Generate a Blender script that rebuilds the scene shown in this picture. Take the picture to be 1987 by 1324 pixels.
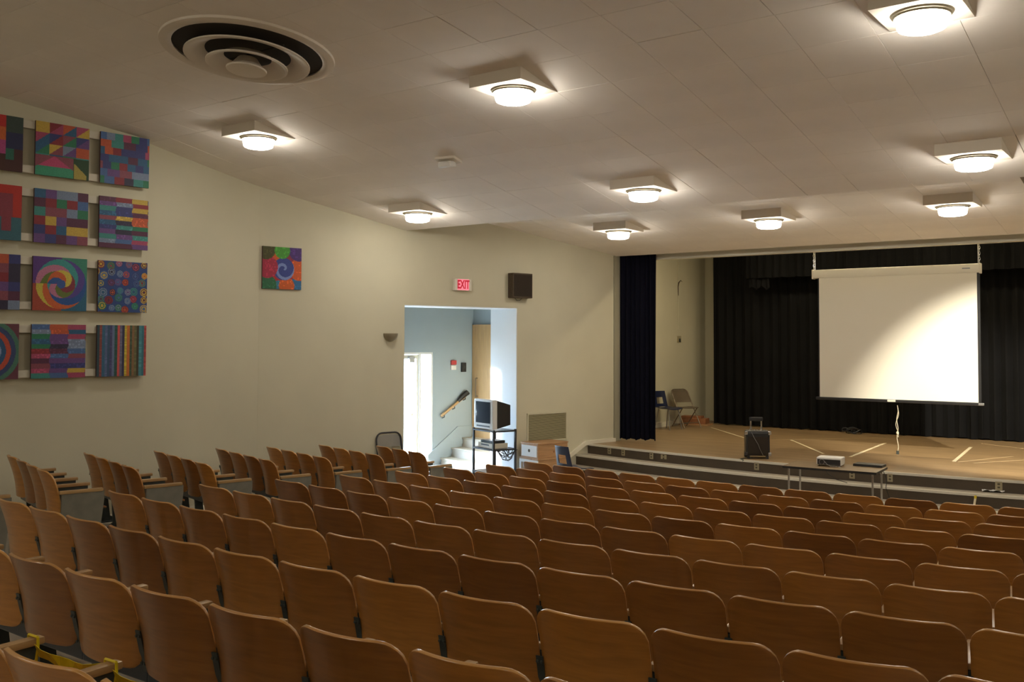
import bpy, bmesh, math, random
from mathutils import Vector, Matrix
R = math.radians
random.seed(7)
for o in list(bpy.data.objects):
    bpy.data.objects.remove(o)
scene = bpy.context.scene
col = scene.collection
ZO = 2.46                      # camera height above the flat floor in front of the stage
# ------------------------------------------------------------------ camera
FPX, PCX, PCY = 1866.66, 993.5, 593.49
YAW, PITCH, ROLL = 0.63345, 0.035106, 0.0031537
fw = Vector((-math.sin(YAW)*math.cos(PITCH), math.cos(YAW)*math.cos(PITCH), math.sin(PITCH)))
rt0 = Vector((math.cos(YAW), math.sin(YAW), 0)); up0 = rt0.cross(fw)
rt = rt0*math.cos(ROLL) + up0*math.sin(ROLL); up = rt.cross(fw)
cam = bpy.data.cameras.new('camera'); cam.lens = FPX/1987*36; cam.sensor_width = 36
cam.shift_y = -(662-PCY)/1987; cam.clip_start = .05; cam.clip_end = 300
co = bpy.data.objects.new('camera', cam); col.objects.link(co)
co.matrix_world = Matrix(((rt.x, up.x, -fw.x, 0), (rt.y, up.y, -fw.y, 0), (rt.z, up.z, -fw.z, ZO), (0, 0, 0, 1)))
scene.camera = co
# ------------------------------------------------------------------ world, exposure
scene.view_settings.view_transform = 'Standard'; scene.view_settings.look = 'None'
scene.view_settings.gamma = 1; scene.view_settings.use_curve_mapping = False
scene.view_settings.exposure = 1.66
LAMP = 13.0                    # radiance of a ceiling lamp lens
SKY = 11.0
w = bpy.data.worlds.new('world'); scene.world = w; w.use_nodes = True
bg = w.node_tree.nodes['Background']; bg.inputs[0].default_value = (.55, .76, 1, 1); bg.inputs[1].default_value = SKY
sun = bpy.data.lights.new('sun', 'SUN'); sun.energy = 13; sun.angle = R(4); sun.color = (1, .97, .92)
so = bpy.data.objects.new('sun', sun); col.objects.link(so)
so.rotation_euler = Vector((.955, .30, -.09)).to_track_quat('-Z', 'Y').to_euler(); so.location = (-20, 5, 12)

# ------------------------------------------------------------------ helpers
def ray(x, y): return fw + rt*((x-PCX)/FPX) + up*((PCY-y)/FPX)
def on_plane(x, y, O, n):
    d = ray(x, y); O = Vector(O) - Vector((0, 0, ZO)); n = Vector(n)
    return d*(O.dot(n)/d.dot(n)) + Vector((0, 0, ZO))
def on_z(x, y, z): return on_plane(x, y, (0, 0, z), (0, 0, 1))
def on_y(x, y, yy): return on_plane(x, y, (0, yy, 0), (0, 1, 0))

class MB:
    def __init__(s): s.v = []; s.f = []; s.c = None
    def add(s, vs, fs):
        n = len(s.v); s.v += [tuple(p) for p in vs]; s.f += [tuple(i+n for i in f) for f in fs]; return s
    def box(s, x0, x1, y0, y1, z0, z1, M=None):
        vs = [Vector(p) for p in ((x0,y0,z0),(x1,y0,z0),(x1,y1,z0),(x0,y1,z0),(x0,y0,z1),(x1,y0,z1),(x1,y1,z1),(x0,y1,z1))]
        if M: vs = [M @ p for p in vs]
        return s.add(vs, ((0,3,2,1),(4,5,6,7),(0,1,5,4),(1,2,6,5),(2,3,7,6),(3,0,4,7)))
    def bbox(s, x0, x1, y0, y1, z0, z1, b=.01, M=None):   # box with chamfered edges
        bm = bmesh.new(); bmesh.ops.create_cube(bm, size=1)
        for p in bm.verts: p.co = Vector(((x0+x1)/2+p.co.x*(x1-x0), (y0+y1)/2+p.co.y*(y1-y0), (z0+z1)/2+p.co.z*(z1-z0)))
        bmesh.ops.bevel(bm, geom=bm.edges[:], offset=b, segments=2, affect='EDGES', profile=.6)
        bm.verts.index_update(); vs = [(M @ p.co if M else p.co.copy()) for p in bm.verts]; fs = [[p.index for p in f.verts] for f in bm.faces]
        bm.free(); return s.add(vs, fs)
    def prism(s, poly, d):        # poly: 3-D points of one face, d: extrusion vector
        poly = [Vector(p) for p in poly]; d = Vector(d); n = len(poly)
        nrm = Vector((0, 0, 0))
        for i in range(n): nrm += (poly[i]-poly[0]).cross(poly[(i+1) % n]-poly[0])
        if nrm.dot(d) > 0: poly = poly[::-1]
        vs = poly + [p+d for p in poly]
        fs = [tuple(range(n)), tuple(range(2*n-1, n-1, -1))] + [((i+1) % n, i, n+i, n+(i+1) % n) for i in range(n)]
        return s.add(vs, fs)
    def tube(s, pts, r, n=8, closed=False, cap=True):
        pts = [Vector(p) for p in pts]; m = len(pts); vs = []; fs = []
        rr = r if isinstance(r, (list, tuple)) else [r]*m
        prev = None
        for i, p in enumerate(pts):
            a = pts[(i-1) % m] if (closed or i) else p; b = pts[(i+1) % m] if (closed or i < m-1) else p
            t = (b-a).normalized()
            if prev is None:
                q = Vector((0, 0, 1)) if abs(t.z) < .9 else Vector((1, 0, 0)); e = t.cross(q).normalized()
            else: e = (prev - t*prev.dot(t)).normalized()
            prev = e; g = t.cross(e)
            for k in range(n):
                an = 2*math.pi*k/n; vs.append(p + (e*math.cos(an)+g*math.sin(an))*rr[i])
        for i in range(m if closed else m-1):
            for k in range(n):
                fs.append((i*n+k, i*n+(k+1) % n, ((i+1) % m)*n+(k+1) % n, ((i+1) % m)*n+k))
        if cap and not closed:
            fs.append(tuple(range(n-1, -1, -1))); fs.append(tuple((m-1)*n+k for k in range(n)))
        return s.add(vs, fs)
    def lathe(s, prof, n=32, M=None, a0=0, a1=2*math.pi):
        full = abs(a1-a0-2*math.pi) < 1e-6; m = len(prof); vs = []; fs = []; cnt = n if full else n+1
        for k in range(cnt):
            an = a0+(a1-a0)*k/n
            for (r, z) in prof:
                p = Vector((r*math.cos(an), r*math.sin(an), z)); vs.append(M @ p if M else p)
        for k in range(n):
            k2 = (k+1) % cnt
            for i in range(m-1): fs.append((k*m+i, k2*m+i, k2*m+i+1, k*m+i+1))
        return s.add(vs, fs)
    def grid(s, fn, nu, nv):
        vs = [fn(i/nu, j/nv) for j in range(nv+1) for i in range(nu+1)]
        fs = [(j*(nu+1)+i, j*(nu+1)+i+1, (j+1)*(nu+1)+i+1, (j+1)*(nu+1)+i) for j in range(nv) for i in range(nu)]
        return s.add(vs, fs)
    def mesh(s, name, m, smooth=False, angle=35):
        me = bpy.data.meshes.new(name); me.from_pydata(s.v, [], s.f); me.update()
        if m: me.materials.append(m)
        if smooth:
            for p in me.polygons: p.use_smooth = True
            me.set_sharp_from_angle(angle=R(angle))
        return me
    def build(s, name, m, parent=None, smooth=False, angle=35):
        return link(name, s.mesh(name, m, smooth, angle), parent)
def link(name, data, parent=None):
    o = bpy.data.objects.new(name, data); col.objects.link(o)
    if parent: o.parent = parent
    return o
def tag(o, label=None, cat=None, group=None, kind=None):
    if label: o['label'] = label
    if cat: o['category'] = cat
    if group: o['group'] = group
    if kind: o['kind'] = kind
    return o
def thing(name, label, cat, loc=(0, 0, 0), rz=0, group=None):
    o = link(name, None); o.empty_display_size = .1; o.location = loc; o.rotation_euler = (0, 0, rz)
    return tag(o, label, cat, group)
def solid(o, t, bev=0, seg=2, off=0, rim=0):            # apply solidify + bevel once and keep the result as plain mesh
    md = o.modifiers.new('s', 'SOLIDIFY'); md.thickness = t; md.offset = off; md.material_offset_rim = rim
    if bev:
        b = o.modifiers.new('b', 'BEVEL'); b.width = bev; b.segments = seg; b.limit_method = 'ANGLE'; b.angle_limit = R(50)
    bpy.context.view_layer.update()
    dg = bpy.context.evaluated_depsgraph_get(); me = bpy.data.meshes.new_from_object(o.evaluated_get(dg))
    o.modifiers.clear(); o.data = me
    for p in me.polygons: p.use_smooth = True
    me.set_sharp_from_angle(angle=R(40)); return o

# ------------------------------------------------------------------ materials
def nt(name):
    m = bpy.data.materials.new(name); m.use_nodes = True; t = m.node_tree
    return m, t, t.nodes['Principled BSDF'], (lambda k: t.nodes.new(k)), t.links.new
def mat(name, c, rough=.6, metal=0, spec=.5, noise=0, scale=8, bump=0, bscale=60, coat=0, stretch=None):
    m, t, b, N, L = nt(name)
    b.inputs['Base Color'].default_value = (*c, 1); b.inputs['Roughness'].default_value = rough
    b.inputs['Metallic'].default_value = metal; b.inputs['Specular IOR Level'].default_value = spec
    if coat: b.inputs['Coat Weight'].default_value = coat; b.inputs['Coat Roughness'].default_value = .15
    if noise or bump:
        tc = N('ShaderNodeTexCoord'); mp = N('ShaderNodeMapping'); L(tc.outputs['Object'], mp.inputs[0])
        if stretch: mp.inputs['Scale'].default_value = stretch
    if noise:
        n = N('ShaderNodeTexNoise'); n.inputs['Scale'].default_value = scale; n.inputs['Detail'].default_value = 5; L(mp.outputs[0], n.inputs['Vector'])
        r = N('ShaderNodeValToRGB'); r.color_ramp.elements[0].position = .3; r.color_ramp.elements[1].position = .7
        r.color_ramp.elements[0].color = (*[x*(1-noise) for x in c], 1); r.color_ramp.elements[1].color = (*[min(1, x*(1+noise)) for x in c], 1)
        L(n.outputs[0], r.inputs[0]); L(r.outputs[0], b.inputs['Base Color'])
    if bump:
        n2 = N('ShaderNodeTexNoise'); n2.inputs['Scale'].default_value = bscale; n2.inputs['Detail'].default_value = 4; L(mp.outputs[0], n2.inputs['Vector'])
        bp = N('ShaderNodeBump'); bp.inputs['Strength'].default_value = bump; bp.inputs['Distance'].default_value = .01
        L(n2.outputs[0], bp.inputs['Height']); L(bp.outputs[0], b.inputs['Normal'])
    return m
def emit(name, c, s, base=None):
    m, t, b, N, L = nt(name); b.inputs['Base Color'].default_value = (*(base or c), 1)
    b.inputs['Emission Color'].default_value = (*c, 1); b.inputs['Emission Strength'].default_value = s; return m
def wood(name, dark, light, rough=.35, coat=.3, rand=True, stretch=(2, 14, 40), grain=.22):
    m, t, b, N, L = nt(name)
    tc = N('ShaderNodeTexCoord'); mp = N('ShaderNodeMapping'); mp.inputs['Scale'].default_value = stretch; L(tc.outputs['Object'], mp.inputs[0])
    oi = N('ShaderNodeObjectInfo')
    n = N('ShaderNodeTexNoise'); n.noise_dimensions = '4D'; n.inputs['Scale'].default_value = 1.6; n.inputs['Detail'].default_value = 6; n.inputs['Distortion'].default_value = .6
    mu = N('ShaderNodeMath'); mu.operation = 'MULTIPLY'; mu.inputs[1].default_value = 40; L(oi.outputs['Random'], mu.inputs[0])
    L(mp.outputs[0], n.inputs['Vector']); L(mu.outputs[0], n.inputs['W'])
    base = N('ShaderNodeMix'); base.data_type = 'RGBA'; base.inputs['A'].default_value = (*dark, 1); base.inputs['B'].default_value = (*light, 1)
    if rand: L(oi.outputs['Random'], base.inputs['Factor'])
    else: base.inputs['Factor'].default_value = .5
    mr = N('ShaderNodeMapRange'); mr.inputs['From Min'].default_value = .3; mr.inputs['From Max'].default_value = .7
    mr.inputs['To Min'].default_value = 1-grain; mr.inputs['To Max'].default_value = 1+grain; L(n.outputs[0], mr.inputs[0])
    vm = N('ShaderNodeVectorMath'); vm.operation = 'SCALE'; L(base.outputs['Result'], vm.inputs[0]); L(mr.outputs[0], vm.inputs['Scale'])
    L(vm.outputs[0], b.inputs['Base Color']); b.inputs['Roughness'].default_value = rough
    b.inputs['Coat Weight'].default_value = coat; b.inputs['Coat Roughness'].default_value = .18
    return m
M = {}
M['wall'] = mat('cream_wall_paint', (.60, .568, .435), .75, noise=.035, scale=1.2, bump=.06, bscale=90)
M['ceil'] = mat('ceiling_board', (.89, .835, .775), .85, noise=.03, scale=2, bump=.08, bscale=120)
M['seam'] = mat('ceiling_backing', (.30, .25, .20), .9)
M['return_dark'] = mat('return_wall_dark', (.42, .40, .30), .75)  # darker copy of the cream wall colour
M['reveallit'] = mat('reveal_daylight', (.84, .85, .86), .6)
M['tabletop'] = wood('table_laminate', (.27, .185, .10), (.27, .185, .10), .35, .2, False, (2, 14, 14), .12)
M['trimw'] = mat('trim_gloss_cream', (.78, .74, .62), .4)
M['blue_grey'] = mat('vestibule_paint', (.33, .39, .43), .7, noise=.03, scale=1.5, bump=.05)
M['floor'] = mat('sealed_concrete', (.56, .50, .42), .5, noise=.15, scale=1.5, bump=.05)
M['stagef'] = wood('stage_boards', (.31, .205, .105), (.31, .205, .105), .42, .1, False, (.5, 7, 1), .22)
M['riser'] = mat('stage_riser_paint', (.075, .055, .035), .6, noise=.1, scale=4)
M['tread'] = mat('step_tread', (.42, .37, .29), .5, noise=.08, scale=3)
M['nosing'] = mat('aluminium_nosing', (.75, .72, .64), .35, .3)
M['ply'] = wood('seat_plywood', (.235, .088, .017), (.48, .205, .038), .30, .4, True, (3, 3, 26), .16)
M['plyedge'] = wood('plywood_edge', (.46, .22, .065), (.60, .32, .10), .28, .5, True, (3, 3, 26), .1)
M['arm'] = wood('armrest_oak', (.40, .235, .095), (.48, .30, .13), .35, .3, True, (20, 3, 20), .15)
M['iron'] = mat('seat_iron_paint', (.045, .055, .05), .45, noise=.2, scale=20)
M['pan'] = mat('seat_pan_steel', (.05, .06, .075), .3, .3)
M['panel'] = mat('aisle_panel_paint', (.21, .20, .165), .55, noise=.1, scale=10)
M['canvas_edge'] = mat('canvas_side', (.10, .05, .05), .8)
M['rail'] = mat('hanging_rail_white', (.66, .62, .52), .6)
M['navy'] = mat('navy_velvet', (.005, .0055, .014), .95, spec=.15)
M['black'] = mat('black_drape', (.007, .007, .0075), .95, spec=.15, noise=.2, scale=1.5)
M['screen'] = mat('screen_matte_white', (.80, .76, .66), .85, spec=.1)
M['case'] = mat('screen_case_white', (.74, .70, .60), .4)
M['blackpl'] = mat('black_plastic', (.015, .015, .016), .4)
M['darkgrey'] = mat('dark_grey_metal', (.05, .05, .055), .4, .5)
M['chrome'] = mat('chrome', (.6, .6, .6), .22, 1)
M['grey'] = mat('grey_metal', (.33, .33, .33), .35, .7)
M['foldgrey'] = mat('folding_chair_enamel', (.27, .26, .24), .4, .3)
M['brownmetal'] = mat('brown_chair_enamel', (.17, .13, .09), .4, .3)
M['white'] = mat('white_paint', (.78, .77, .74), .5)
M['bluepl'] = mat('navy_plastic', (.012, .018, .055), .38)
M['speaker'] = mat('speaker_brown', (.075, .052, .03), .75, noise=.2, scale=30)
M['cloth'] = mat('speaker_cloth', (.03, .021, .014), .95, bump=.4, bscale=300)
M['brass'] = mat('sconce_metal', (.30, .26, .18), .45, .5)
M['vent'] = mat('vent_olive', (.46, .41, .26), .5, .1)
M['ventdark'] = mat('vent_dark', (.10, .085, .05), .8)
M['pine'] = wood('pine_box', (.42, .235, .115), (.47, .265, .13), .5, .15, True, (2, 14, 14), .2)
M['pinered'] = wood('reddish_box', (.30, .12, .05), (.34, .14, .06), .5, .1, True, (3, 12, 12), .2)
M['doorwood'] = wood('birch_door', (.50, .31, .14), (.50, .31, .14), .4, .2, False, (14, 14, 1.5), .12)
M['lens'] = emit('lamp_lens_lit', (1, .93, .81), LAMP)
M['flood'] = emit('flood_bulb_lit', (1, .84, .54), 80)
M['lampbox'] = mat('lamp_box_paint', (.76, .70, .61), .7)
M['duct'] = mat('duct_dark', (.035, .028, .02), .9)
M['diff'] = mat('diffuser_paint', (.76, .69, .60), .55)
M['exitface'] = emit('exit_face_glow', (1, .22, .28), .32, (.35, .06, .08))
M['exitred'] = emit('exit_red_letter', (.7, .0, .03), .16, (.2, 0, .01))
M['plate'] = mat('outlet_plate', (.36, .31, .20), .5)
M['tape'] = mat('masking_tape', (.72, .62, .42), .7)
M['tapefaint'] = mat('worn_tape', (.46, .345, .20), .7)
M['yellow'] = mat('yellow_tape', (.72, .56, .012), .45, noise=.1, scale=30)
M['rope'] = mat('cotton_rope', (.70, .63, .47), .9)
M['tvwhite'] = mat('tv_bezel', (.66, .66, .66), .4)
M['glass'] = mat('crt_glass', (.03, .04, .06), .08)
M['concrete'] = mat('outside_paving', (.55, .55, .52), .9, noise=.1, scale=2)
def thin_glass():
    m, t, b, N, L = nt('clear_pane'); tr = N('ShaderNodeBsdfTransparent'); mx = N('ShaderNodeMixShader'); mx.inputs[0].default_value = .08
    b.inputs['Roughness'].default_value = .05; b.inputs['Base Color'].default_value = (.8, .85, .9, 1)
    L(tr.outputs[0], mx.inputs[1]); L(b.outputs[0], mx.inputs[2]); L(mx.outputs[0], t.nodes['Material Output'].inputs[0]); return m
M['pane'] = thin_glass()
M['red'] = mat('red_plastic', (.5, .05, .05), .5)

# ------------------------------------------------------------------ seating geometry (arcs around a point beyond the stage)
CX, CY, R0, DR = -4.69, 31.675, 29.191, .887
TOP = .82                                         # seat back top above its floor
def row_top(k): return -1.0864 - .065504*k + .00038764*k*k + ZO
def floor_z(x, y):
    k = (R0 - math.hypot(x-CX, y-CY))/DR
    return max(0.0, row_top(min(k, 9.2)) - TOP) if k < 9.2 else 0.0
# left wall geometry
D1 = Vector((.08728, .99618, 0)); N1 = Vector((.99618, -.08728, 0)); E1 = Vector((-10.942, 7.046, 0))
O2 = Vector((-11.532, 7.096, 0)); D2 = Vector((.25078, .96804, 0)); N2 = Vector((.96804, -.25078, 0))
def w2(s, d, z): return O2 + D2*s - N2*d + Vector((0, 0, z + ZO))     # d: depth behind wall face, z relative to the eye
def rear_ceil(y): return (2.52 + .117*(7.14-y) if y < 7.14 else 2.52 - .187*(y-7.14)) + ZO
def front_ceil(y): return 1.962 - .127*(y-13.08) + ZO
def st(o, n=None): return tag(o, kind='structure', label=n)

# ================================================================== SETTING
# --- sloping floor
b = MB()
b.grid(lambda i, j: (-12 + 15.2*i, -3.2 + 18.6*j, floor_z(-12+15.2*i, -3.2+18.6*j)), 60, 80)
st(b.build('floor', M['floor'], smooth=True), 'sloping concrete floor under the seats')
# --- ceilings
TP = .604
def panel_slab(name, prof, label, x0=-12, x1=3.2):
    m = MB(); m.prism([(x0, y, z) for y, z in prof], (x1-x0, 0, 0)); return st(m.build(name, M['seam']), label)
y_end = 11.345
ceil_r = panel_slab('ceiling', [(-3.3, rear_ceil(-3.3)+.009), (7.14, rear_ceil(7.14)+.009), (y_end, rear_ceil(y_end)+.009), (y_end, 5.9), (-3.3, 6.6)], 'sloping tiled ceiling over the seats')
ceil_f = panel_slab('ceiling_front', [(y_end, front_ceil(y_end)+.009), (15.98, front_ceil(15.98)+.009), (15.98, 5.7), (y_end, 5.7)], 'tiled ceiling strip before the stage')
tile_me = {}
def tile(parent, fn, xa, xb, ya, yb, gx, gy, dz):
    key = (fn.__name__, round(ya, 3), gx, gy, round(xb-xa, 3))
    if key not in tile_me:
        m = MB(); w_ = xb-xa; zc = fn((ya+yb)/2)
        a, c = ya+gy, yb-gy; t = .012
        def P(x, y, h): return (x, y-(ya+yb)/2, fn(y)-zc+h)
        e = .0015
        vs = [P(gx, a, t), P(w_-gx, a, t), P(w_-gx, c, t), P(gx, c, t), P(gx, a, e), P(w_-gx, a, e), P(w_-gx, c, e), P(gx, c, e),
              P(gx+e, a+e, 0), P(w_-gx-e, a+e, 0), P(w_-gx-e, c-e, 0), P(gx+e, c-e, 0)]
        fs = [(0, 1, 2, 3)] + [(i, 4+i, 4+(i+1) % 4, (i+1) % 4) for i in range(4)] + [(4+i, 8+i, 8+(i+1) % 4, 4+(i+1) % 4) for i in range(4)] + [(8, 11, 10, 9)]
        m.add(vs, fs); tile_me[key] = m.mesh('ceiling_tile', M['ceil'])
    o = link('ceiling_tile', tile_me[key], parent); o.location = (xa, (ya+yb)/2, fn((ya+yb)/2)+dz); return o
rs = random.Random(3)
wide = {(7.14, -5.146), (7.744, -9.37), (8.952, -5.146), (8.952, -9.37), (9.556, -5.146), (10.76, -5.146), (7.744, -4.542), (8.952, -8.77)}
for r_ in range(-6, 7):
    ya = 7.14 + r_*.6007; yb = ya + .6007
    for c_ in range(-11, 7):
        xa = -4.542 + c_*TP; xb = xa + TP
        if xa < -11.2: continue
        open_ = rs.random() < .10
        tile(ceil_r, rear_ceil, xa, xb, ya, yb, .0042 if rs.random() < .08 else .0012, .0048 if open_ else .0012, rs.uniform(-.0012, .0008))
for r_ in range(0, 8):
    ya = y_end + r_*.579; yb = ya + .579
    for c_ in range(-9, 6):
        xa = -5.53 + c_*TP + .0; xb = xa + TP
        tile(ceil_f, front_ceil, xa, xb, ya, yb, .0015 if rs.random() < .35 else .0007, .0007, rs.uniform(-.0006, .0004))
# --- walls
def wall_box(name, mtl, label, boxes):
    m = MB()
    for (P, Q, nrm, t, z0, z1) in boxes:
        P = Vector(P); Q = Vector(Q); nrm = Vector(nrm)
        m.prism([(P.x, P.y, z0), (Q.x, Q.y, z0), (Q.x, Q.y, z1), (P.x, P.y, z1)], -nrm*t)
    return st(m.build(name, mtl), label)
A1 = E1 - D1*10.4
wall_box('wall_left', M['wall'], 'cream side wall carrying the grid of paintings', [(A1, E1, N1, .5, -.1, 6.4)])
Bp = w2(1.554, 0, 0)
top = 5.9
m = MB()
def w2box(m, s0, s1, d0, d1, z0, z1):
    m.prism([w2(s0, d0, z0), w2(s1, d0, z0), w2(s1, d0, z1), w2(s0, d0, z1)], -N2*(d1-d0))
OT = .55; FL = -2.56; TT = 3.4
w2box(m, 1.9, 4.0, 0, .4, FL, TT); w2box(m, 4.0, 4.367, 0, .74, FL, TT)
w2box(m, 4.367, 6.69, 0, .74, OT, TT)
w2box(m, 6.69, 7.62, 0, .74, FL, TT); w2box(m, 7.62, 9.06, 0, .13, FL, TT)
wall_lf = st(m.build('wall_left_front', M['wall']), 'cream front side wall with the tall exit opening')
m = MB(); w2box(m, 6.678, 6.69, .005, .735, -2.46, OT-.012); w2box(m, 4.37, 6.678, .005, .735, OT-.012, OT); st(m.build('trim_3', M['reveallit']), 'white lining added to the tall exit opening, daylight put into its colour')  # lining added over the cream reveal, skylight put into its white
# gently curved stretch of side wall between the painting wall and the front side wall
pA, pB, pC = Vector((-11.07, 7.0, 0)), Vector((-11.13, 8.45, 0)), w2(1.9, 0, -ZO)
def curve_pt(f): return pA*(1-f)**2 + pB*2*f*(1-f) + pC*f*f
q = MB(); q.grid(lambda i, j: (curve_pt(i).x-.01, curve_pt(i).y+(.01 if i > .99 else 0), -.1+(top+.1)*j), 24, 2)
cw_ = q.build('wall_left_middle', M['wall']); solid(cw_, .02); st(cw_, 'cream side wall bending gently towards the stage')
# --- vestibule behind the opening
VD = 2.35
m = MB()
w2box(m, 3.2, 5.4, VD, VD+.1, FL, 1.6); w2box(m, 6.54, 7.9, VD, VD+.1, FL, 1.6); w2box(m, 5.4, 6.54, VD, VD+.1, -.25, 1.6)
st(m.build('wall_vestibule_back', M['blue_grey']), 'blue-grey vestibule wall behind the exit opening')
m = MB(); w2box(m, 7.5, 7.62, .74, VD, FL, 1.6); st(m.build('wall_vestibule_right', M['blue_grey']), 'short vestibule wall at the top of the stairs')
m = MB(); w2box(m, 3.2, 3.35, .4, VD, FL, 1.6); st(m.build('wall_vestibule_left', M['blue_grey']), 'vestibule wall out of sight on the left')
m = MB(); w2box(m, 3.2, 7.62, .74, VD+.1, 1.2, 1.4); w2box(m, 3.2, 4.0, .4, .74, 1.2, 1.4); st(m.build('ceiling_vestibule', M['ceil']), 'vestibule ceiling')
m = MB(); w2box(m, 3.2, 7.62, 0, VD+.25, -2.56, -2.458); st(m.build('floor_vestibule', M['floor']), 'vestibule floor')
m = MB(); w2box(m, -8, 18, VD+.25, 30, -2.66, -2.5); st(m.build('ground_outside', M['concrete']), 'pale paving outside the exit door')
# glazed exit door with a side light
m = MB(); zt_ = -.25; zf = -2.46
for sa, sb, za, zb in ((5.4, 5.44, zf, zt_), (6.50, 6.54, zf, zt_), (5.44, 6.50, zt_-.04, zt_), (6.225, 6.27, zf, zt_-.04)): w2box(m, sa, sb, VD+.01, VD+.09, za, zb)
fr = st(m.build('door_1', M['white']), 'glazed exit door with a side light, blazing with daylight')
m = MB()
for sa, sb, za, zb in ((5.445, 5.50, zf+.01, zt_-.045), (6.18, 6.222, zf+.01, zt_-.045), (5.50, 6.18, zt_-.12, zt_-.045), (5.50, 6.18, zf+.01, zf+.20)): w2box(m, sa, sb, VD+.03, VD+.07, za, zb)
leaf = m.build('door_leaf', M['trimw'], fr)
m = MB(); w2box(m, 5.50, 6.18, VD+.048, VD+.054, zf+.20, zt_-.12); m.build('pane', M['pane'], leaf)
m = MB(); w2box(m, 6.27, 6.50, VD+.048, VD+.054, zf, zt_-.04); m.build('side_light_pane', M['pane'], fr)
m = MB(); m.tube([w2(6.05, VD+.05, -1.42), w2(6.05, VD-.03, -1.42)], [.02, .03], 10); m.build('door_knob', M['grey'], leaf)
m = MB(); w2box(m, 5.98, 6.10, VD-.03, VD+.03, -.44, -.33); m.build('door_closer', M['grey'], leaf)
# stairs up to stage level
SR = (2.46-1.92)/3
for i, s_ in enumerate((6.72, 6.98, 7.24)):
    pass
m = MB()
for i, s_ in enumerate((6.72, 6.98, 7.24)):
    w2box(m, s_, 7.5, .74, VD, -2.46+SR*i, -2.46+SR*(i+1)-.03)
stair = st(m.build('stairs', M['floor']), 'short flight of stairs rising behind the exit opening')
for i, s_ in enumerate((6.72, 6.98, 7.24)):
    q = MB(); w2box(q, s_-.025, (6.98, 7.24, 7.5)[i], .74, VD, -2.46+SR*(i+1)-.03, -2.46+SR*(i+1)); q.build('stair_tread', M['tread'], stair)
q = MB()
q.prism([w2(6.42, VD, -2.46), w2(6.62, VD, -2.46), w2(7.5, VD, -1.86), w2(7.5, VD, -1.70), w2(7.12, VD, -1.70), w2(6.42, VD, -2.20)], N2*.025); q.build('stringer', M['blue_grey'], stair)
# birch door at the top of the stairs
m = MB(); w2box(m, 7.46, 7.5, 1.40, 2.33, -1.92, .29); d2o = st(m.build('door_2', M['doorwood']), 'light birch door at the top of the stairs')
m = MB(); m.tube([w2(7.42, 2.16, -1.12), w2(7.42, 2.16, -.76)], .012, 8); m.tube([w2(7.46, 2.16, -.76), w2(7.42, 2.16, -.76)], .01, 6); m.tube([w2(7.46, 2.16, -1.12), w2(7.42, 2.16, -1.12)], .02, 6)
m.build('pull_handle', M['brownmetal'], d2o)
# --- stage
AC = (-4.69, 34.65); SZ = -1.92
def arc_pts(rad, x0, x1, n=48): return [(x, AC[1]-math.sqrt(rad*rad-(x-AC[0])**2)) for x in (x0+(x1-x0)*i/n for i in range(n+1))]
def deck(name, mtl, label, rad, z0, z1, yb, x0, x1=3.1):
    pts = arc_pts(rad, x0, x1); m = MB(); n = len(pts)
    for i in range(n-1):
        (xa, ya), (xb, yb_) = pts[i], pts[i+1]
        b0 = yb if isinstance(yb, (int, float)) else None
        ba, bb = (b0, b0) if b0 else (yb[i][1], yb[i+1][1])
        m.add([(xa, ya, z1), (xb, yb_, z1), (xb, bb, z1), (xa, ba, z1), (xa, ya, z0), (xb, yb_, z0)], [(0, 1, 2, 3), (4, 5, 1, 0)])
    return m.build(name, mtl) if mtl else m
def strip(rad, za, zb, x0, x1=3.1, proud=.012):
    pts = arc_pts(rad+proud, x0, x1); pin = arc_pts(rad-.03, x0, x1); m = MB()
    for i in range(len(pts)-1):
        a, c = pts[i], pts[i+1]; e, g = pin[i], pin[i+1]
        m.add([(a[0], a[1], za), (c[0], c[1], za), (c[0], c[1], zb), (a[0], a[1], zb), (g[0], g[1], zb), (e[0], e[1], zb), (e[0], e[1], za), (g[0], g[1], za)],
              [(0, 1, 2, 3), (3, 2, 4, 5), (6, 7, 1, 0)])
    return m
def floor_piece(name, mtl, label, rad, z, zl, yb, x0, ridx):
    pts = arc_pts(rad, x0, 3.1); m = MB(); rm = MB()
    bk = [(p[0], yb) for p in pts] if isinstance(yb, float) else arc_pts(yb, x0, 3.1)
    for i in range(len(pts)-1):
        a, c, e, g = pts[i], pts[i+1], bk[i+1], bk[i]
        m.add([(a[0], a[1], z), (c[0], c[1], z), (e[0], e[1], z), (g[0], g[1], z)], [(0, 1, 2, 3)])
        rm.add([(a[0], a[1], zl), (c[0], c[1], zl), (c[0], c[1], z), (a[0], a[1], z)], [(0, 1, 2, 3)])
    o = st(m.build(name, mtl), label)
    rm.build('riser', M['riser'], o)
    strip(rad, z-.03, z+.004, x0).build('nosing', M['nosing'], o)
    return o
z0_, z1_, z2_, z3_ = 0, .185, .365, ZO+SZ
stage = floor_piece('stage_floor', M['stagef'], 'warm brown boarded stage floor with a curved front', 20.0, z3_, z2_, 21.4, -10.3, 0)
step1 = floor_piece('stage_step', M['tread'], 'upper curved step along the stage front', 20.3, z2_, z1_, 20.0, -9.72, 1)
step0 = floor_piece('stage_step', M['tread'], 'lowest curved step, hidden behind the front row of seats', 20.6, z1_, z0_, 20.3, -9.85, 2)
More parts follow.
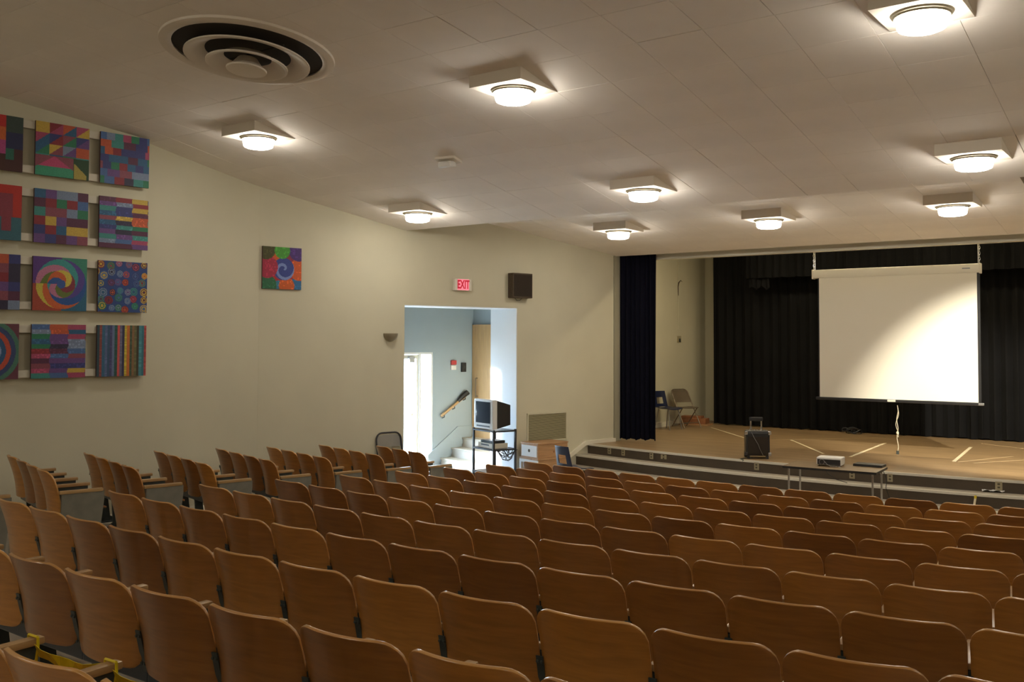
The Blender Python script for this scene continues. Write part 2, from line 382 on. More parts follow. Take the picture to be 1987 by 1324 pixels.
# sockets on the stage riser
def socket_plate(px, py, wd, hg, label):
    p = on_z(px, py, z2_+.09); x = p.x; rad = 20.0
    y = AC[1]-math.sqrt(rad**2-(x-AC[0])**2); t = math.atan2(x-AC[0], AC[1]-y)
    o = thing('wall_socket', label, 'socket', (x, y, z2_+.095), t, 'sockets on the stage riser')
    q = MB(); q.bbox(-wd/2, wd/2, -.012, .004, -hg/2, hg/2, .003); pl_ = q.build('plate', M['plate'], o)
    for zz in (.01, -.035):
        q = MB(); q.box(-.016, .016, -.0145, -.011, zz, zz+.025); q.build('outlet', M['ventdark'], pl_)
for px, py, wd, hg, lb in ((1180, 876, .075, .115, 'socket plate on stage riser nearest the left wall'), (1208, 879, .075, .115, 'dull brown socket plate second from the left wall'),
        (1259, 886, .075, .12, 'pale socket plate third from the left wall on stage riser'), (1281, 889, .115, .075, 'wide pale socket plate beside third socket on stage riser'),
        (1463, 907, .08, .12, 'socket plate on stage riser below the black amplifier'), (1645, 925, .08, .12, 'socket plate on stage riser seen under the table'),
        (1722, 930, .075, .12, 'dark socket plate on stage riser right of the table'), (1936, 945, .09, .12, 'socket plate on stage riser at far right')):
    socket_plate(px, py, wd, hg, lb)
# stage walls
wall_box('wall_stage_left', M['wall'], 'cream left wall of the stage', [((-9.95, 15.98, 0), (-9.95, 21.6, 0), (1, 0, 0), .2, -.1, 5.7)])
wall_box('wall_stage_wing', M['return_dark'], 'short grey-beige return wall beside the navy curtain', [((-10.5, 15.90, 0), (-9.258, 15.90, 0), (0, -1, 0), .25, -.1, 5.7)])
wall_box('wall_back', M['wall'], 'wall behind the stage drapes', [((-10.2, 21.4, 0), (3.2, 21.4, 0), (0, -1, 0), .2, -.1, 5.7)])
wall_box('wall_right', M['wall'], 'right side wall out of the picture', [((3.1, -3.3, 0), (3.1, 21.6, 0), (-1, 0, 0), .3, -.1, 6.7)])
wall_box('wall_rear', M['wall'], 'rear wall behind the camera', [((-12.2, -3.2, 0), (3.3, -3.2, 0), (0, 1, 0), .3, -.1, 6.7)])
m = MB(); m.box(-10.2, 3.2, 15.98, 21.6, 5.45, 5.7); st(m.build('ceiling_stage', M['duct']), 'dark stage loft')
m = MB(); m.box(-9.94, 3.09, 16.45, 16.62, ZO+1.535, 5.45); st(m.build('trim_1', M['trimw']), 'cream header beam across the stage opening')
m = MB(); m.box(-9.24, 3.09, 15.94, 15.985, front_ceil(15.98)+.002, front_ceil(15.98)+.06); st(m.build('trim_2', M['trimw']), 'thin strip edging the ceiling before the stage')
# sloping skirting trim by the stage
def skirt(name, pts, hgt, t, mtl, label):
    m = MB()
    for (sa, za), (sb, zb) in zip(pts[:-1], pts[1:]):
        m.prism([w2(sa, 0, za-hgt), w2(sb, 0, zb-hgt), w2(sb, 0, zb), w2(sa, 0, za)], N2*t)
    return st(m.build(name, mtl), label)
skirt('baseboard_left', [(7.32, -2.37), (8.31, -1.862), (9.07, -1.855)], .075, .05, M['trimw'], 'cream skirting moulding sloping down beside the stage steps')
m = MB(); m.box(-9.95, -9.92, 16.2, 21.3, ZO+SZ, ZO+SZ+.11); st(m.build('baseboard_stage', M['trimw']), 'pale baseboard of the stage side wall')

# ================================================================== CEILING THINGS
def lamp(x0, y0, fn, label, h0=None, group='round lamps on the ceiling'):
    S = .605; zb = fn(y0); zt = fn(y0+S)
    bot = (zb - h0) if h0 else zt - .004
    o = thing('ceiling_lamp', label, 'lamp', (x0+S/2, y0+S/2, bot), 0, group)
    q = MB(); hs = S/2
    vs = [(-hs, -hs, 0), (hs, -hs, 0), (hs, hs, 0), (-hs, hs, 0), (-hs, -hs, zb-bot), (hs, -hs, zb-bot), (hs, hs, max(.004, zt-bot)), (-hs, hs, max(.004, zt-bot))]
    q.add(vs, ((0, 3, 2, 1), (4, 5, 6, 7), (0, 1, 5, 4), (1, 2, 6, 5), (2, 3, 7, 6), (3, 0, 4, 7))); hs_ = q.build('housing', M['lampbox'], o)
    q = MB(); q.lathe([(.186, .0), (.188, -.028), (.197, -.032), (.203, -.018), (.213, -.014), (.22, 0)], 40); q.build('trim_ring', M['brass'], hs_, True)
    q = MB(); q.lathe([(.172, -.005), (.182, -.02), (.176, -.09), (.166, -.112), (.135, -.125), (.0001, -.13)], 40); q.build('lens', M['lens'], o, True, 60)
    return o
lamp(-9.53, 7.12, rear_ceil, 'lit round ceiling lamp above the painting grid, farthest left')
lamp(-5.745, 7.12, rear_ceil, 'large lit round ceiling lamp near top centre of the photo')
lamp(-2.02, 7.12, rear_ceil, 'largest lit ceiling lamp at top right corner')
lamp(-9.70, 10.16, rear_ceil, 'lit ceiling lamp nearest the ceiling step, above the exit opening')
lamp(-5.98, 10.16, rear_ceil, 'lit ceiling lamp between white sensor and stage ceiling strip')
lamp(-2.25, 10.16, rear_ceil, 'lit ceiling lamp at right edge, upper of the two there')
lamp(-8.235, 13.45, front_ceil, 'lit lamp on the stage ceiling strip nearest the left wall', .13)
lamp(-5.66, 13.43, front_ceil, 'lit lamp on the stage ceiling strip, middle of three', .13)
lamp(-3.12, 13.42, front_ceil, 'lit lamp on the stage ceiling strip, right of three', .13)
for y_, rn in ((.75, 'first'), (-2.3, 'second')):
    for x_, cn in ((-9.3, 'leftmost'), (-5.5, 'second'), (-1.8, 'third'), (1.8, 'added rightmost')):  # the rightmost column is added to light the right side
        lamp(x_, y_, rear_ceil, 'round ceiling lamp of the %s row behind the picture, %s one' % (rn, cn))
lamp(1.75, 7.12, rear_ceil, 'added ceiling lamp extending the first pictured row, beyond the right edge')  # unseen lamps added to brighten the right side of the hall
lamp(1.55, 10.16, rear_ceil, 'added ceiling lamp extending the second pictured row, beyond the right edge')
lamp(-.55, 13.42, front_ceil, 'added lamp on the stage ceiling strip beyond the right edge', .13)
# round air diffuser
sl = math.atan(.117); dc = (-7.27, 5.72)
DM = thing('air_diffuser', 'large round cream air diffuser with nested rings on ceiling', 'air vent', (dc[0], dc[1], rear_ceil(dc[1])), 0)
DM.rotation_euler = (-sl, 0, 0)
q = MB(); q.lathe([(.70, .0), (.685, -.02), (.70, -.03), (.74, -.034), (.795, -.022), (.80, 0)], 64); q.build('outer_flange', M['diff'], DM, True)
q = MB(); q.lathe([(.69, -.004), (.0001, -.004)], 48); q.build('duct_shade_disc', M['duct'], DM)  # flat dark disc, the shade inside the duct put into its colour
for r0, za, r1, zb in ((.40, -.015, .575, -.09), (.225, -.05, .375, -.14)):
    q = MB(); q.lathe([(r0, za), (r0+.05, za-.035), (r1-.02, zb+.006), (r1, zb+.008), (r1, zb-.006), (r1-.025, zb-.006), (r0+.045, za-.045), (r0-.008, za-.008)], 64); q.build('cone_ring', M['diff'], DM, True, 50)
q = MB(); q.lathe([(.09, -.07), (.15, -.15), (.187, -.175), (.182, -.188), (.0001, -.192)], 48); q.build('centre_disc', M['diff'], DM, True)
q = MB(); q.tube([(0, 0, -.01), (0, 0, -.15)], .012, 8); q.tube([(-.5, .0, -.03), (.5, 0, -.03)], .008, 6); q.build('hanger_rod', M['duct'], DM)
# small white ceiling sensor
sp = (-7.50, 8.90); SM = thing('ceiling_sensor', 'small white box sensor on the ceiling between the lamps', 'sensor', (sp[0], sp[1], rear_ceil(sp[1])), R(8)); SM.rotation_euler = (-math.atan(.187), 0, R(8))
q = MB(); q.bbox(-.14, .14, -.10, .10, -.035, 0, .01); q.build('base_plate', M['lampbox'], SM)
q = MB(); q.bbox(-.105, .075, -.09, .05, -.10, -.03, .015, Matrix.Rotation(R(18), 4, 'X')); hd = q.build('head', M['white'], SM)
q = MB(); q.bbox(-.085, .055, -.088, -.06, -.092, -.045, .008, Matrix.Rotation(R(18), 4, 'X')); q.build('lens_window', M['chrome'], SM)

# ================================================================== SEATS
def seat_meshes(pw):
    """plywood theatre seat: origin on the floor under the top edge of the back, +y faces the stage"""
    W = pw-.010; H = .43; tilt = math.tan(R(13)); sag = .06; rc = .09
    def half(zz):      # half width at depth zz below the top edge
        x = W/2 - .006*(zz/H)
        if zz < rc: x -= rc - math.sqrt(max(0, rc*rc-(rc-zz)**2))
        d = H-zz
        if d < .07: x -= (.07-math.sqrt(max(0, .07**2-(.07-d)**2)))*1.0
        return x
    zs = [0, .004, .013, .028, .05, .085, .15, .22, .29, .36, .39, .41, .423, .43]
    q = MB(); nu = 14; vs = []
    for zz in zs:
        hw = max(half(zz), .02)
        for i in range(nu+1):
            u = -1+2*i/nu; x = hw*u
            y = zz*tilt - sag*(1-(2*x/W)**2) + .02*math.sin(math.pi*zz/H)
            # gentle crown: the top edge dips a little at the middle of the curve
            vs.append((x, y, TOP - zz*.98))
    fs = [(j*(nu+1)+i, j*(nu+1)+i+1, (j+1)*(nu+1)+i+1, (j+1)*(nu+1)+i) for j in range(len(zs)-1) for i in range(nu)]
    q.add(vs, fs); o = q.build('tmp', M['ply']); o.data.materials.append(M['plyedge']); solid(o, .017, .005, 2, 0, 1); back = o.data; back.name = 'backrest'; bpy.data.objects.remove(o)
    q = MB()                                    # seat: plywood pad tipped slightly, rounded front
    def sf(i, j):
        x = (i-.5)*(W-.05); y = .10+.40*j
        return (x*(1-.08*max(0, j-.8)/.2), y, .44 + .03*j - .018*math.cos((i-.5)*math.pi) - .03*max(0, j-.85)/.15)
    q.grid(sf, 8, 10); o = q.build('tmp', M['ply']); solid(o, .018, .005, 2); seat = o.data; seat.name = 'seat'; bpy.data.objects.remove(o)
    q = MB(); q.bbox(-W/2+.04, W/2-.04, .13, .44, .365, .415, .012); q.bbox(-W/2-.005, W/2+.005, .108, .135, .335, .43, .008); pan = q.mesh('seat_pan', M['pan'])
    # cast iron standard, on the left side of the seat (x = -pw/2)
    q = MB(); t = .012
    out = [(.13, 0), (.38, 0), (.38, .03), (.28, .07), (.25, .30), (.31, .42), (.43, .57), (.43, .605), (.12, .61), (.068, .60), (.105, .42), (.165, .30), (.18, .07), (.13, .03)]
    q.prism([(-t, y, z) for y, z in out], (2*t, 0, 0)); q.bbox(-.045, .045, .08, .38, 0, .02, .006)
    def brk(z): return (TOP-z)/.98*tilt + .004
    q.prism([(-.017, brk(.58)-.002, .585), (.017, brk(.58)-.002, .585), (.019, brk(.40)+.004, .39), (-.019, brk(.40)+.004, .39)], (0, -.008, 0))
    for z in (.56, .43):
        q.lathe([(.008, 0), (.007, .006), (.0001, .007)], 8, Matrix.Translation((-.010, brk(z)-.009, z)) @ Matrix.Rotation(R(90), 4, 'X'))
        q.lathe([(.008, 0), (.007, .006), (.0001, .007)], 8, Matrix.Translation((.010, brk(z)-.009, z)) @ Matrix.Rotation(R(90), 4, 'X'))
    stand = q.mesh('standard', M['iron'])
    q = MB(); q.bbox(-.026, .026, .07, .45, .605, .635, .008); arm = q.mesh('armrest', M['arm'], True)
    # closed panel for an aisle end
    q = MB(); q.prism([(-.012, .06, .02), (-.012, .40, .02), (-.012, .46, .53), (-.012, .46, .606), (-.012, .09, .606), (-.012, .085, .36)], (.03, 0, 0))
    q.bbox(-.02, .028, .06, .44, 0, .03, .006); endp = q.mesh('aisle_panel', M['panel'])
    return dict(back=back, seat=seat, pan=pan, stand=stand, arm=arm, endp=endp, pw=pw)
MC = seat_meshes(.533); MS = seat_meshes(.436)
def seat(ms, x, y, z, rz, label, group, right_end=False, left_end=False):
    o = thing('auditorium_seat', label, 'seat', (x, y, z), rz, group)
    link('backrest', ms['back'], o); link('seat', ms['seat'], o); link('seat_pan', ms['pan'], o)
    h = ms['pw']/2
    s = link('aisle_panel' if left_end else 'standard', ms['endp'] if left_end else ms['stand'], o); s.location.x = -h
    a = link('armrest', ms['arm'], o); a.location.x = -h
    if right_end:
        s = link('aisle_panel', ms['endp'], o); s.location.x = h; a = link('armrest', ms['arm'], o); a.location.x = h
    return o
ORD = ['first', 'second', 'third', 'fourth', 'fifth', 'sixth', 'seventh', 'eighth', 'ninth', 'tenth', 'eleventh', 'twelfth', 'thirteenth', 'fourteenth', 'fifteenth', 'sixteenth', 'seventeenth', 'eighteenth']
def vis_x(p):
    d = p - Vector((0, 0, ZO)); dz = d.dot(fw)
    return (PCX + FPX*d.dot(rt)/dz, PCY - FPX*d.dot(up)/dz) if dz > .3 else (9e3, 9e3)
for k in range(-1, 10):
    Rk = R0-DR*k; uL = -2.583-.057*(k-2); fz = row_top(k)-TOP
    if k == -1: uL = 1.90-.533*3
    n_vis = 0; extra = 0
    fr_i = 10-k
    rowname = ['front row', 'second row from the stage', 'third row from the stage', 'fourth row from the stage', 'fifth row from the stage', 'sixth row from the stage', 'seventh row from the stage', 'eighth row from the stage', 'ninth row from the stage', 'row second nearest the camera', 'row nearest the camera'][9-k] if k >= 0 else ''
    for j in range(24):
        u = uL + .533*(j+.5); t = u/Rk
        x, y = CX+Rk*math.sin(t), CY-Rk*math.cos(t)
        px, py = vis_x(Vector((x, y, fz+TOP)))
        lx, ly = vis_x(Vector((CX+Rk*math.sin((u-.2665)/Rk), CY-Rk*math.cos((u-.2665)/Rk), fz+TOP)))
        rx, ry = vis_x(Vector((CX+Rk*math.sin((u+.2665)/Rk), CY-Rk*math.cos((u+.2665)/Rk), fz+TOP)))
        if k == -1:
            if j > 4: break
        elif rx < -90: continue
        elif lx > 1990 or ly > 1330:
            extra += 1
            if extra > 1: break
        n_vis += 1
        if k == -1:
            lb = 'wooden seat back in bottom left corner behind the yellow tape' if j == 2 else ('wooden seat of the rearmost row, cut off by the bottom left edge, %s from left' % ORD[j])
        elif k in (0, 1):
            lb = 'varnished plywood seat, %s from photo left edge in %s centre row from camera' % (ORD[n_vis-1], ('second', 'third')[k])
        else:
            lb = 'varnished plywood seat, %s from left aisle in centre block, %s' % (ORD[j], rowname)
        seat(MC, x, y, fz, t, lb, 'plywood seats of the centre block', left_end=(j == 0 and k != -1))
# left side block: 4 seats a row beyond the aisle, ends measured on the row height
SIDE = {2: ((-3.92, -.08), (-5.75, -.24), 4), 3: ((-3.99, -.08), (-5.70, -.19), 4), 4: ((-4.04, -.08), (-5.70, -.18), 4), 5: ((-4.14, -.10), (-5.90, -.20), 4),
        6: ((-4.21, -.10), (-5.85, -.15), 4), 7: ((-4.26, -.15), (-5.95, -.20), 4), 8: ((-4.31, -.14), (-5.63, -.18), 3)}
for k, ((ui, ri), (uo, ro), n) in SIDE.items():
    Rk = R0-DR*k
    def P(u, r): t = u/Rk; return Vector((CX+(Rk+r)*math.sin(t), CY-(Rk+r)*math.cos(t), 0))
    a, c = P(uo, ro), P(ui, ri); d = (c-a)/n; dn = d.normalized(); rz = math.atan2(dn.y, dn.x); pit = .436
    a = c - dn*pit*n
    fz = row_top(k)-TOP
    for j in range(n):
        p = a + dn*pit*(j+.5)
        seat(MS, p.x, p.y, fz, rz, 'narrow plywood seat in left side block, %s from wall in its %s row from stage' % (ORD[j], ORD[8-k]), 'plywood seats of the left side block', right_end=(j == n-1))
# stub of the next side row, only its armrest end shows at the left edge
k = 1; Rk = R0-DR*k; t = -3.99/Rk
seat(MS, CX+(Rk-.08)*math.sin(t), CY-(Rk-.08)*math.cos(t), row_top(k)-TOP, t-.03, 'side block aisle seat cut by left edge, only its armrest showing', 'plywood seats of the left side block', right_end=True)
# caution tape tied along the armrests of the nearest row
Rk = R0+DR; fzm = row_top(-1)-TOP
def arm_pt(u, fwd, z): t = u/Rk; return Vector((CX+(Rk-fwd)*math.sin(t), CY-(Rk-fwd)*math.cos(t), fzm+z))
q = MB()
def ribbon(q, pts, w_, tw=0):
    pts = [Vector(p) for p in pts]; L_ = []; 
    for i, p in enumerate(pts):
        a = pts[max(0, i-1)]; c = pts[min(len(pts)-1, i+1)]; dd = (c-a).normalized(); side = dd.cross(Vector((0, 0, 1))).normalized()
        an = tw + .25*math.sin(i*1.3); n_ = Vector((0, 0, 1))*math.cos(an) + side*math.sin(an)
        L_.append((p+n_*w_/2, p-n_*w_/2))
    th = .0015
    for i in range(len(L_)-1):
        a, c = L_[i]; e, g = L_[i+1]; o_ = (c-a).cross(e-a).normalized()*th
        q.add([a, c, g, e, a+o_, c+o_, g+o_, e+o_], [(0, 1, 2, 3), (7, 6, 5, 4), (0, 4, 5, 1), (1, 5, 6, 2), (2, 6, 7, 3), (3, 7, 4, 0)])
us = [1.90-.533*2, 1.90-.533, 1.90, 1.90+.533, 1.90+1.066]
for i in range(4):
    a = arm_pt(us[i]+.03, .41, .59); c = arm_pt(us[i+1]-.035, .41, .60)
    pts = [a.lerp(c, tt/8) + Vector((0, 0, -.025*math.sin(math.pi*tt/8))) for tt in range(9)]
    ribbon(q, pts, .06 if i < 2 else .045, .35)
for u in us:
    loop = [arm_pt(u+dx, .41, dz) for dx, dz in ((-.034, .642), (.034, .642), (.036, .60), (.02, .53), (-.02, .51), (-.036, .60), (-.034, .642))]
    for a, c in zip(loop[:-1], loop[1:]):
        q.tube([a, c], .006, 5)
tp = q.build('caution_tape', M['yellow']); tag(tp, 'yellow caution tape tied along armrests at bottom left', 'tape')

# ================================================================== ART
def hsh(*a):
    n = 0
    for i, v in enumerate(a): n += (int(v)*(374761393, 668265263, 2147483647, 1274126177)[i % 4])
    n = (n ^ (n >> 13))*1274126177 & 0xffffffff
    return ((n ^ (n >> 16)) & 0xffff)/65535
def C(h): return tuple(((int(h[i:i+2], 16)/255)**2.2) for i in (0, 2, 4))
PAL = [C(x) for x in ('8a2f3a', '2f5f86', '3f8a86', '6a4a86', 'c05a3a', 'a84a6a', '2f7a5a', '3a3f7a', '5a2f4a', '7a8aa8', 'c8a84a', '4a6aa0', '8a4a5a', '34304a')]
def pick(*a): return PAL[int(hsh(*a)*len(PAL)) % len(PAL)]
def mul(c, f): return tuple(min(1, x*f) for x in c)
def p_blocks(u, v, sd):             # irregular rectangles
    r = int(v*7); off = hsh(r, sd)*.12; c_ = int((u+off)*(4+int(hsh(r, 5, sd)*3))); return pick(c_, r, sd)
def p_checks(u, v, sd): return pick(int(u*5), int(v*6), sd)
def p_bricks(u, v, sd):
    r = int(v*11); c_ = int(u*3 + .04*math.sin(v*30)); b_ = pick(c_, r, sd)
    return mul(b_, 1.5) if hsh(int(u*36), int(v*36), sd) > .8 and hsh(c_, r, 9) > .5 else b_
def p_stripes(u, v, sd):
    cs = ('2f4a56', '8a4a46', '3a6a8a', '5a6a96', '3a5a7a', '4a4a76', '6a7aa0', '2f5a56', 'd05a5a', '6a6a86', '3a3a5a', 'c0b040', 'd0763a', '4a5a46', '8a6a4a', '6a6a4a', '46402f', '4a8a9a', '3a7a8a', 'a84a4a')
    i = int(u*len(cs)) % len(cs); b_ = C(cs[i]); return mul(b_, 1.35) if (hsh(i, int(v*44), sd) > .7 and i % 2) else b_
def p_triangles(u, v, sd):
    if v > .62:
        m_ = abs(u-.35)*1.1; 
        if v > .62+m_*.6 and u < .7: return C('c04a76') if v < .82 else C('3f9a7a')
        return C('b0a050') if u > .72 and v > .62+(u-.62)*.9 and u < .95 else (C('2a4a2f') if u > .7 else C('8a4a5a'))
    x = u*4; y = v*5; a = int(x); c_ = int(y); return pick(a+(1 if (x-a)+(y-c_) > 1 else 0)*7, c_, sd)
def p_swirl(u, v, sd):
    x, y = u-.52, v-.5; r = math.hypot(x, y); th = math.atan2(y, x)
    cs = [C(t) for t in ('5a4a9a', '2f5aa0', 'd0663a', 'd0c050', '8a3a4a', '6a7a3a', 'c07a9a', '3f9a9a')]
    if r < .08: return C('3a5aa0')
    if r > .47: return [C('5a3a86'), C('3f8a76'), C('a84a3a'), C('2f6a8a')][(1 if x > 0 else 0)+(2 if y > 0 else 0)]
    return cs[int((th/(2*math.pi)+.5+r*1.4)*5.5 + (3 if r > .26 else 0)) % 8]
def p_circles(u, v, sd, n=6, bgc='2f4a86'):
    best = None
    gx, gy = int(u*n), int(v*n)
    for i in (-1, 0, 1):
        for j in (-1, 0, 1):
            cx_ = (gx+i+.5+(hsh(gx+i, gy+j, sd)-.5)*.5)/n; cy_ = (gy+j+.5+(hsh(gx+i, gy+j, sd+1)-.5)*.5)/n
            d = math.hypot(u-cx_, v-cy_)*n
            rad = .36+.16*hsh(gx+i, gy+j, sd+2)
            if d < rad and (best is None or d < best[0]): best = (d, rad, pick(gx+i, gy+j, sd), pick(gx+i+5, gy+j+3, sd))
    if best is None: return C(bgc)
    f = best[0]/best[1]; return best[3] if (f < .35 or .62 < f < .8) else best[2]
def p_panel(u, v, sd):              # half-seen canvases at the edge
    if v > .66: return C('3a6a76') if sd == 21 else C('4a2a26')
    return mul(C('c0302f'), .8) if u < .72 and sd == 20 else (C('a83a36') if sd == 21 else C('46503a'))
def p_first(u, v, sd):
    if u < .70: return C('c0302f') if v < .22 else (C('d06a3a') if v < .45 else (C('b04a86') if v < .7 else C('4a2a26')))
    return C('3a4a46') if v < .3 else (C('2a2f56') if v < .6 else (C('2f6a5a') if v < .8 and u < .85 else C('4a2a2a')))
def p_redlobe(u, v, sd):
    if v > .58 and not (.66 < u < .82 and v < .83): return C('3a6a7a')
    return C('8a3a4a') if (.55 < u < .85 and v > .15) else C('b83026')
def p_ring(u, v, sd):
    r = math.hypot(u-.45, v-.5)
    return [C('7a3a4a'), C('3a5a9a'), C('8a9ac8'), C('2f5a86'), C('c0503a'), C('3a4a76'), C('4a7a6a')][min(6, int(r*12))] if r < .58 else C('6a3a4a')
def p_single(u, v, sd):
    circ = [(.5, .08, .2, '4a9a3a'), (.08, .05, .26, '4a4a2a'), (.93, .05, .27, '4a2f7a'), (.12, .48, .27, 'a82f4a'), (.54, .52, .27, '3a4a96'), (.95, .52, .27, 'd05a2a'), (.1, .92, .26, '2f6a4a'), (.62, .92, .2, 'd0602a'), (.93, .93, .24, '2f6a9a'), (.4, .95, .15, '3a7a9a')]
    for cx_, cy_, rad, c_ in circ:
        d = math.hypot(u-cx_, v-cy_)
        if d < rad:
            if c_ == '3a4a96':
                th = math.atan2(v-cy_, u-cx_); return C('7a90d0') if ((th/(2*math.pi)+d*4) % 1) < .28 else C(c_)
            return mul(C(c_), 1.5) if hsh(int(u*30), int(v*30), 3) > .86 else C(c_)
    return C('d0602a') if u < .45 and v < .5 else (C('8a2f4a') if u > .5 and v < .5 else C('b0303a'))
def canvas(s_c, z_c, O, Dv, Nv, size, pat, sd, label, off, group):
    """square painted canvas: centre at s_c along the wall, z_c height, front face off metres proud of the wall"""
    pc = O + Dv*s_c + Nv*off + Vector((0, 0, z_c))
    o = thing('painting', label, 'painting', pc, math.atan2(Dv.y, Dv.x), group)
    h = size/2; n = 84; q = MB(); q.grid(lambda i, j: (-h+size*i, 0, -h+size*j), n, n)
    me = q.mesh('painted_face', None)
    ca = me.color_attributes.new('paint', 'FLOAT_COLOR', 'CORNER'); li = 0
    for p in me.polygons:
        i, j = p.index % n, p.index//n; c_ = pat((i+.5)/n, 1-(j+.5)/n, sd)
        for _ in p.vertices: ca.data[li].color = (*mul(c_, .78+.2*hsh(i, j, sd, 5)), 1); li += 1
    me.materials.append(M['paint']); f = link('painted_face', me, o)
    q = MB(); q.box(-h, h, .001, .03, -h, h); q.build('stretcher', M['canvas_edge'], o)
    return o
mp_, t_, b_, N_, L_ = nt('acrylic_paint'); at = N_('ShaderNodeAttribute'); at.attribute_name = 'paint'; L_(at.outputs['Color'], b_.inputs['Base Color']); b_.inputs['Roughness'].default_value = .6
M['paint'] = mp_
SC = 1.025; O1 = Vector((-11.277*SC, 0, 0)); cs = .61*SC; s0 = 5.5248*SC; ps = .7455*SC; pz = .7664*SC; z0w = 2.4543*SC
pats = [[p_first, p_triangles, p_blocks], [p_redlobe, p_checks, p_bricks], [p_checks, p_swirl, p_circles], [p_ring, p_bricks, p_stripes]]
labs = [['red, pink and dark block painting cut by left edge, top row of grid', 'painting of mauve shards above green and pink triangles, top row', 'painting of teal and red rectangles, top right of the grid'],
        ['red painting with teal base cut by left edge, second row of grid', 'painting of violet, blue and red squares, second row of grid', 'painting of wavy patterned bricks, second row right column'],
        ['dark square patchwork painting cut by left edge, third row of grid', 'painting of a colourful swirl with yellow crescent, third row', 'painting of many small blue and green circles, third row'],
        ['painting of blue and red concentric rings cut by left edge', 'painting of stacked coloured bands and bricks, bottom row of grid', 'painting of narrow vertical stripes, bottom right of the grid']]
for i in range(4):
    for j in range(3):
        canvas(s0 + (j-1)*ps + cs/2, z0w - i*pz - cs/2 + ZO, O1, D1, N1, cs, pats[i][j], 11+i*5+j if not (i == 2 and j == 0) else 77, labs[i][j], .10, 'grid of square paintings on the side wall')
    for zz in (z0w - i*pz - .055, z0w - i*pz - cs + .055):
        q = MB(); hA = O1 + D1*(s0-1.5*ps-.3); L2 = s0+ps+cs-.03-(s0-1.5*ps-.3)
        q.prism([hA+Vector((0, 0, zz-.043+ZO)), hA+D1*L2+Vector((0, 0, zz-.043+ZO)), hA+D1*L2+Vector((0, 0, zz+.043+ZO)), hA+Vector((0, 0, zz+.043+ZO))], N1*.066)
        rl = q.build('hanging_rail', M['rail']); tag(rl, 'white wooden rail behind the %s edge of painting row %s' % ('upper' if zz > z0w-i*pz-.2 else 'lower', ('one, topmost', 'two', 'three', 'four, lowest')[i]), 'rail', 'rails behind the paintings')
sg_c = (1.9343+.305, 1.3294-.305)
canvas(sg_c[0], sg_c[1]+ZO, O2, D2, N2, .61, p_single, 3, 'single painting of bright circles around a blue swirl, hung alone', .035, None)

# ================================================================== WALL THINGS (front side wall)
RZ2 = math.atan2(D2.y, D2.x)
def on_wall(name, label, cat, s, z, off=0, group=None):     # local +x along the wall towards stage, -y out of the wall
    p = w2(s, -off, z); return thing(name, label, cat, p, RZ2, group)
def text(name, body, size, m, parent, loc, depth=.002, sx=1):
    cu = bpy.data.curves.new(name, 'FONT'); cu.body = body; cu.size = size; cu.align_x = 'CENTER'; cu.align_y = 'CENTER'; cu.extrude = depth; cu.offset = size*.03
    o = bpy.data.objects.new(name, cu); col.objects.link(o); bpy.context.view_layer.update()
    me = bpy.data.meshes.new_from_object(o.evaluated_get(bpy.context.evaluated_depsgraph_get())); bpy.data.objects.remove(o)
    me.materials.clear(); me.materials.append(m); t = link(name, me, parent); t.location = loc; t.rotation_euler = (R(90), 0, 0); t.scale = (sx, 1, 1); return t
e = on_wall('exit_sign', 'lit red EXIT sign above the tall opening', 'exit sign', 5.478, .907)
q = MB(); q.bbox(-.175, .175, -.06, 0, -.098, .098, .006); q.build('housing', M['case'], e)
q = MB(); q.box(-.118, .118, -.0635, -.059, -.09, .09); q.build('lit_panel', M['exitface'], e)
tx = text('exit_letters', 'EXIT', .195, M['exitred'], e, (0, -.065, -.003), .001, .62)
s_ = on_wall('wall_speaker', 'dark brown box loudspeaker high on the wall beside EXIT sign', 'speaker', 6.70, .935)
q = MB(); q.bbox(-.22, .22, -.14, 0, -.215, .215, .008); cab = q.build('cabinet', M['speaker'], s_)
q = MB(); q.box(-.20, .205, -.144, -.136, -.19, .19); g = q.build('grille_cloth', M['cloth'], cab)
q = MB(); q.lathe([(.15, 0), (.152, .004), (.14, .004)], 32, Matrix.Translation((.0, -.1435, 0)) @ Matrix.Rotation(R(90), 4, 'X')); q.build('cone_ring', M['cloth'], cab)
q = MB(); q.tube([(-.08, -.02, -.215), (-.03, -.015, -.26), (.03, -.02, -.255), (.08, -.02, -.215)], .004, 6); q.build('cable', M['iron'], s_)
s_ = on_wall('wall_sconce', 'small half-bowl metal sconce left of the exit opening', 'sconce', 4.10, .085)
q = MB(); prof = [(.125*math.cos(a), -.125*math.sin(a)) for a in [i*math.pi/2/10 for i in range(11)]]
q.lathe([(.118, 0), (.125, .004)] + prof[1:-1] + [(.0001, -.125)], 24, None, math.pi, 2*math.pi); q.build('bowl', M['brass'], s_, True)
q = MB(); q.box(-.06, .06, -.012, 0, -.09, -.005); q.build('back_plate', M['brass'], s_)
v = on_wall('return_air_grille', 'olive louvred air grille low on the wall beside the stage', 'grille', 7.385, -1.552)
q = MB()
for a in ((-.47, -.445, -.255, .255), (.445, .47, -.255, .255), (-.47, .47, .23, .255), (-.47, .47, -.255, -.23)): q.box(a[0], a[1], -.02, 0, a[2], a[3])
q.build('frame', M['wall'], v)
q = MB(); q.box(-.446, .446, -.002, .0, -.232, .232); q.build('backing', M['ventdark'], v)
q = MB(); q.prism([(-.446, -.004, -.004), (-.446, -.017, -.013), (-.446, -.019, -.011), (-.446, -.006, .0)], (.892, 0, 0)); sme = q.mesh('louvre', M['vent'])
for i in range(22):
    l_ = link('louvre', sme, v); l_.location.z = -.222 + i*.0212
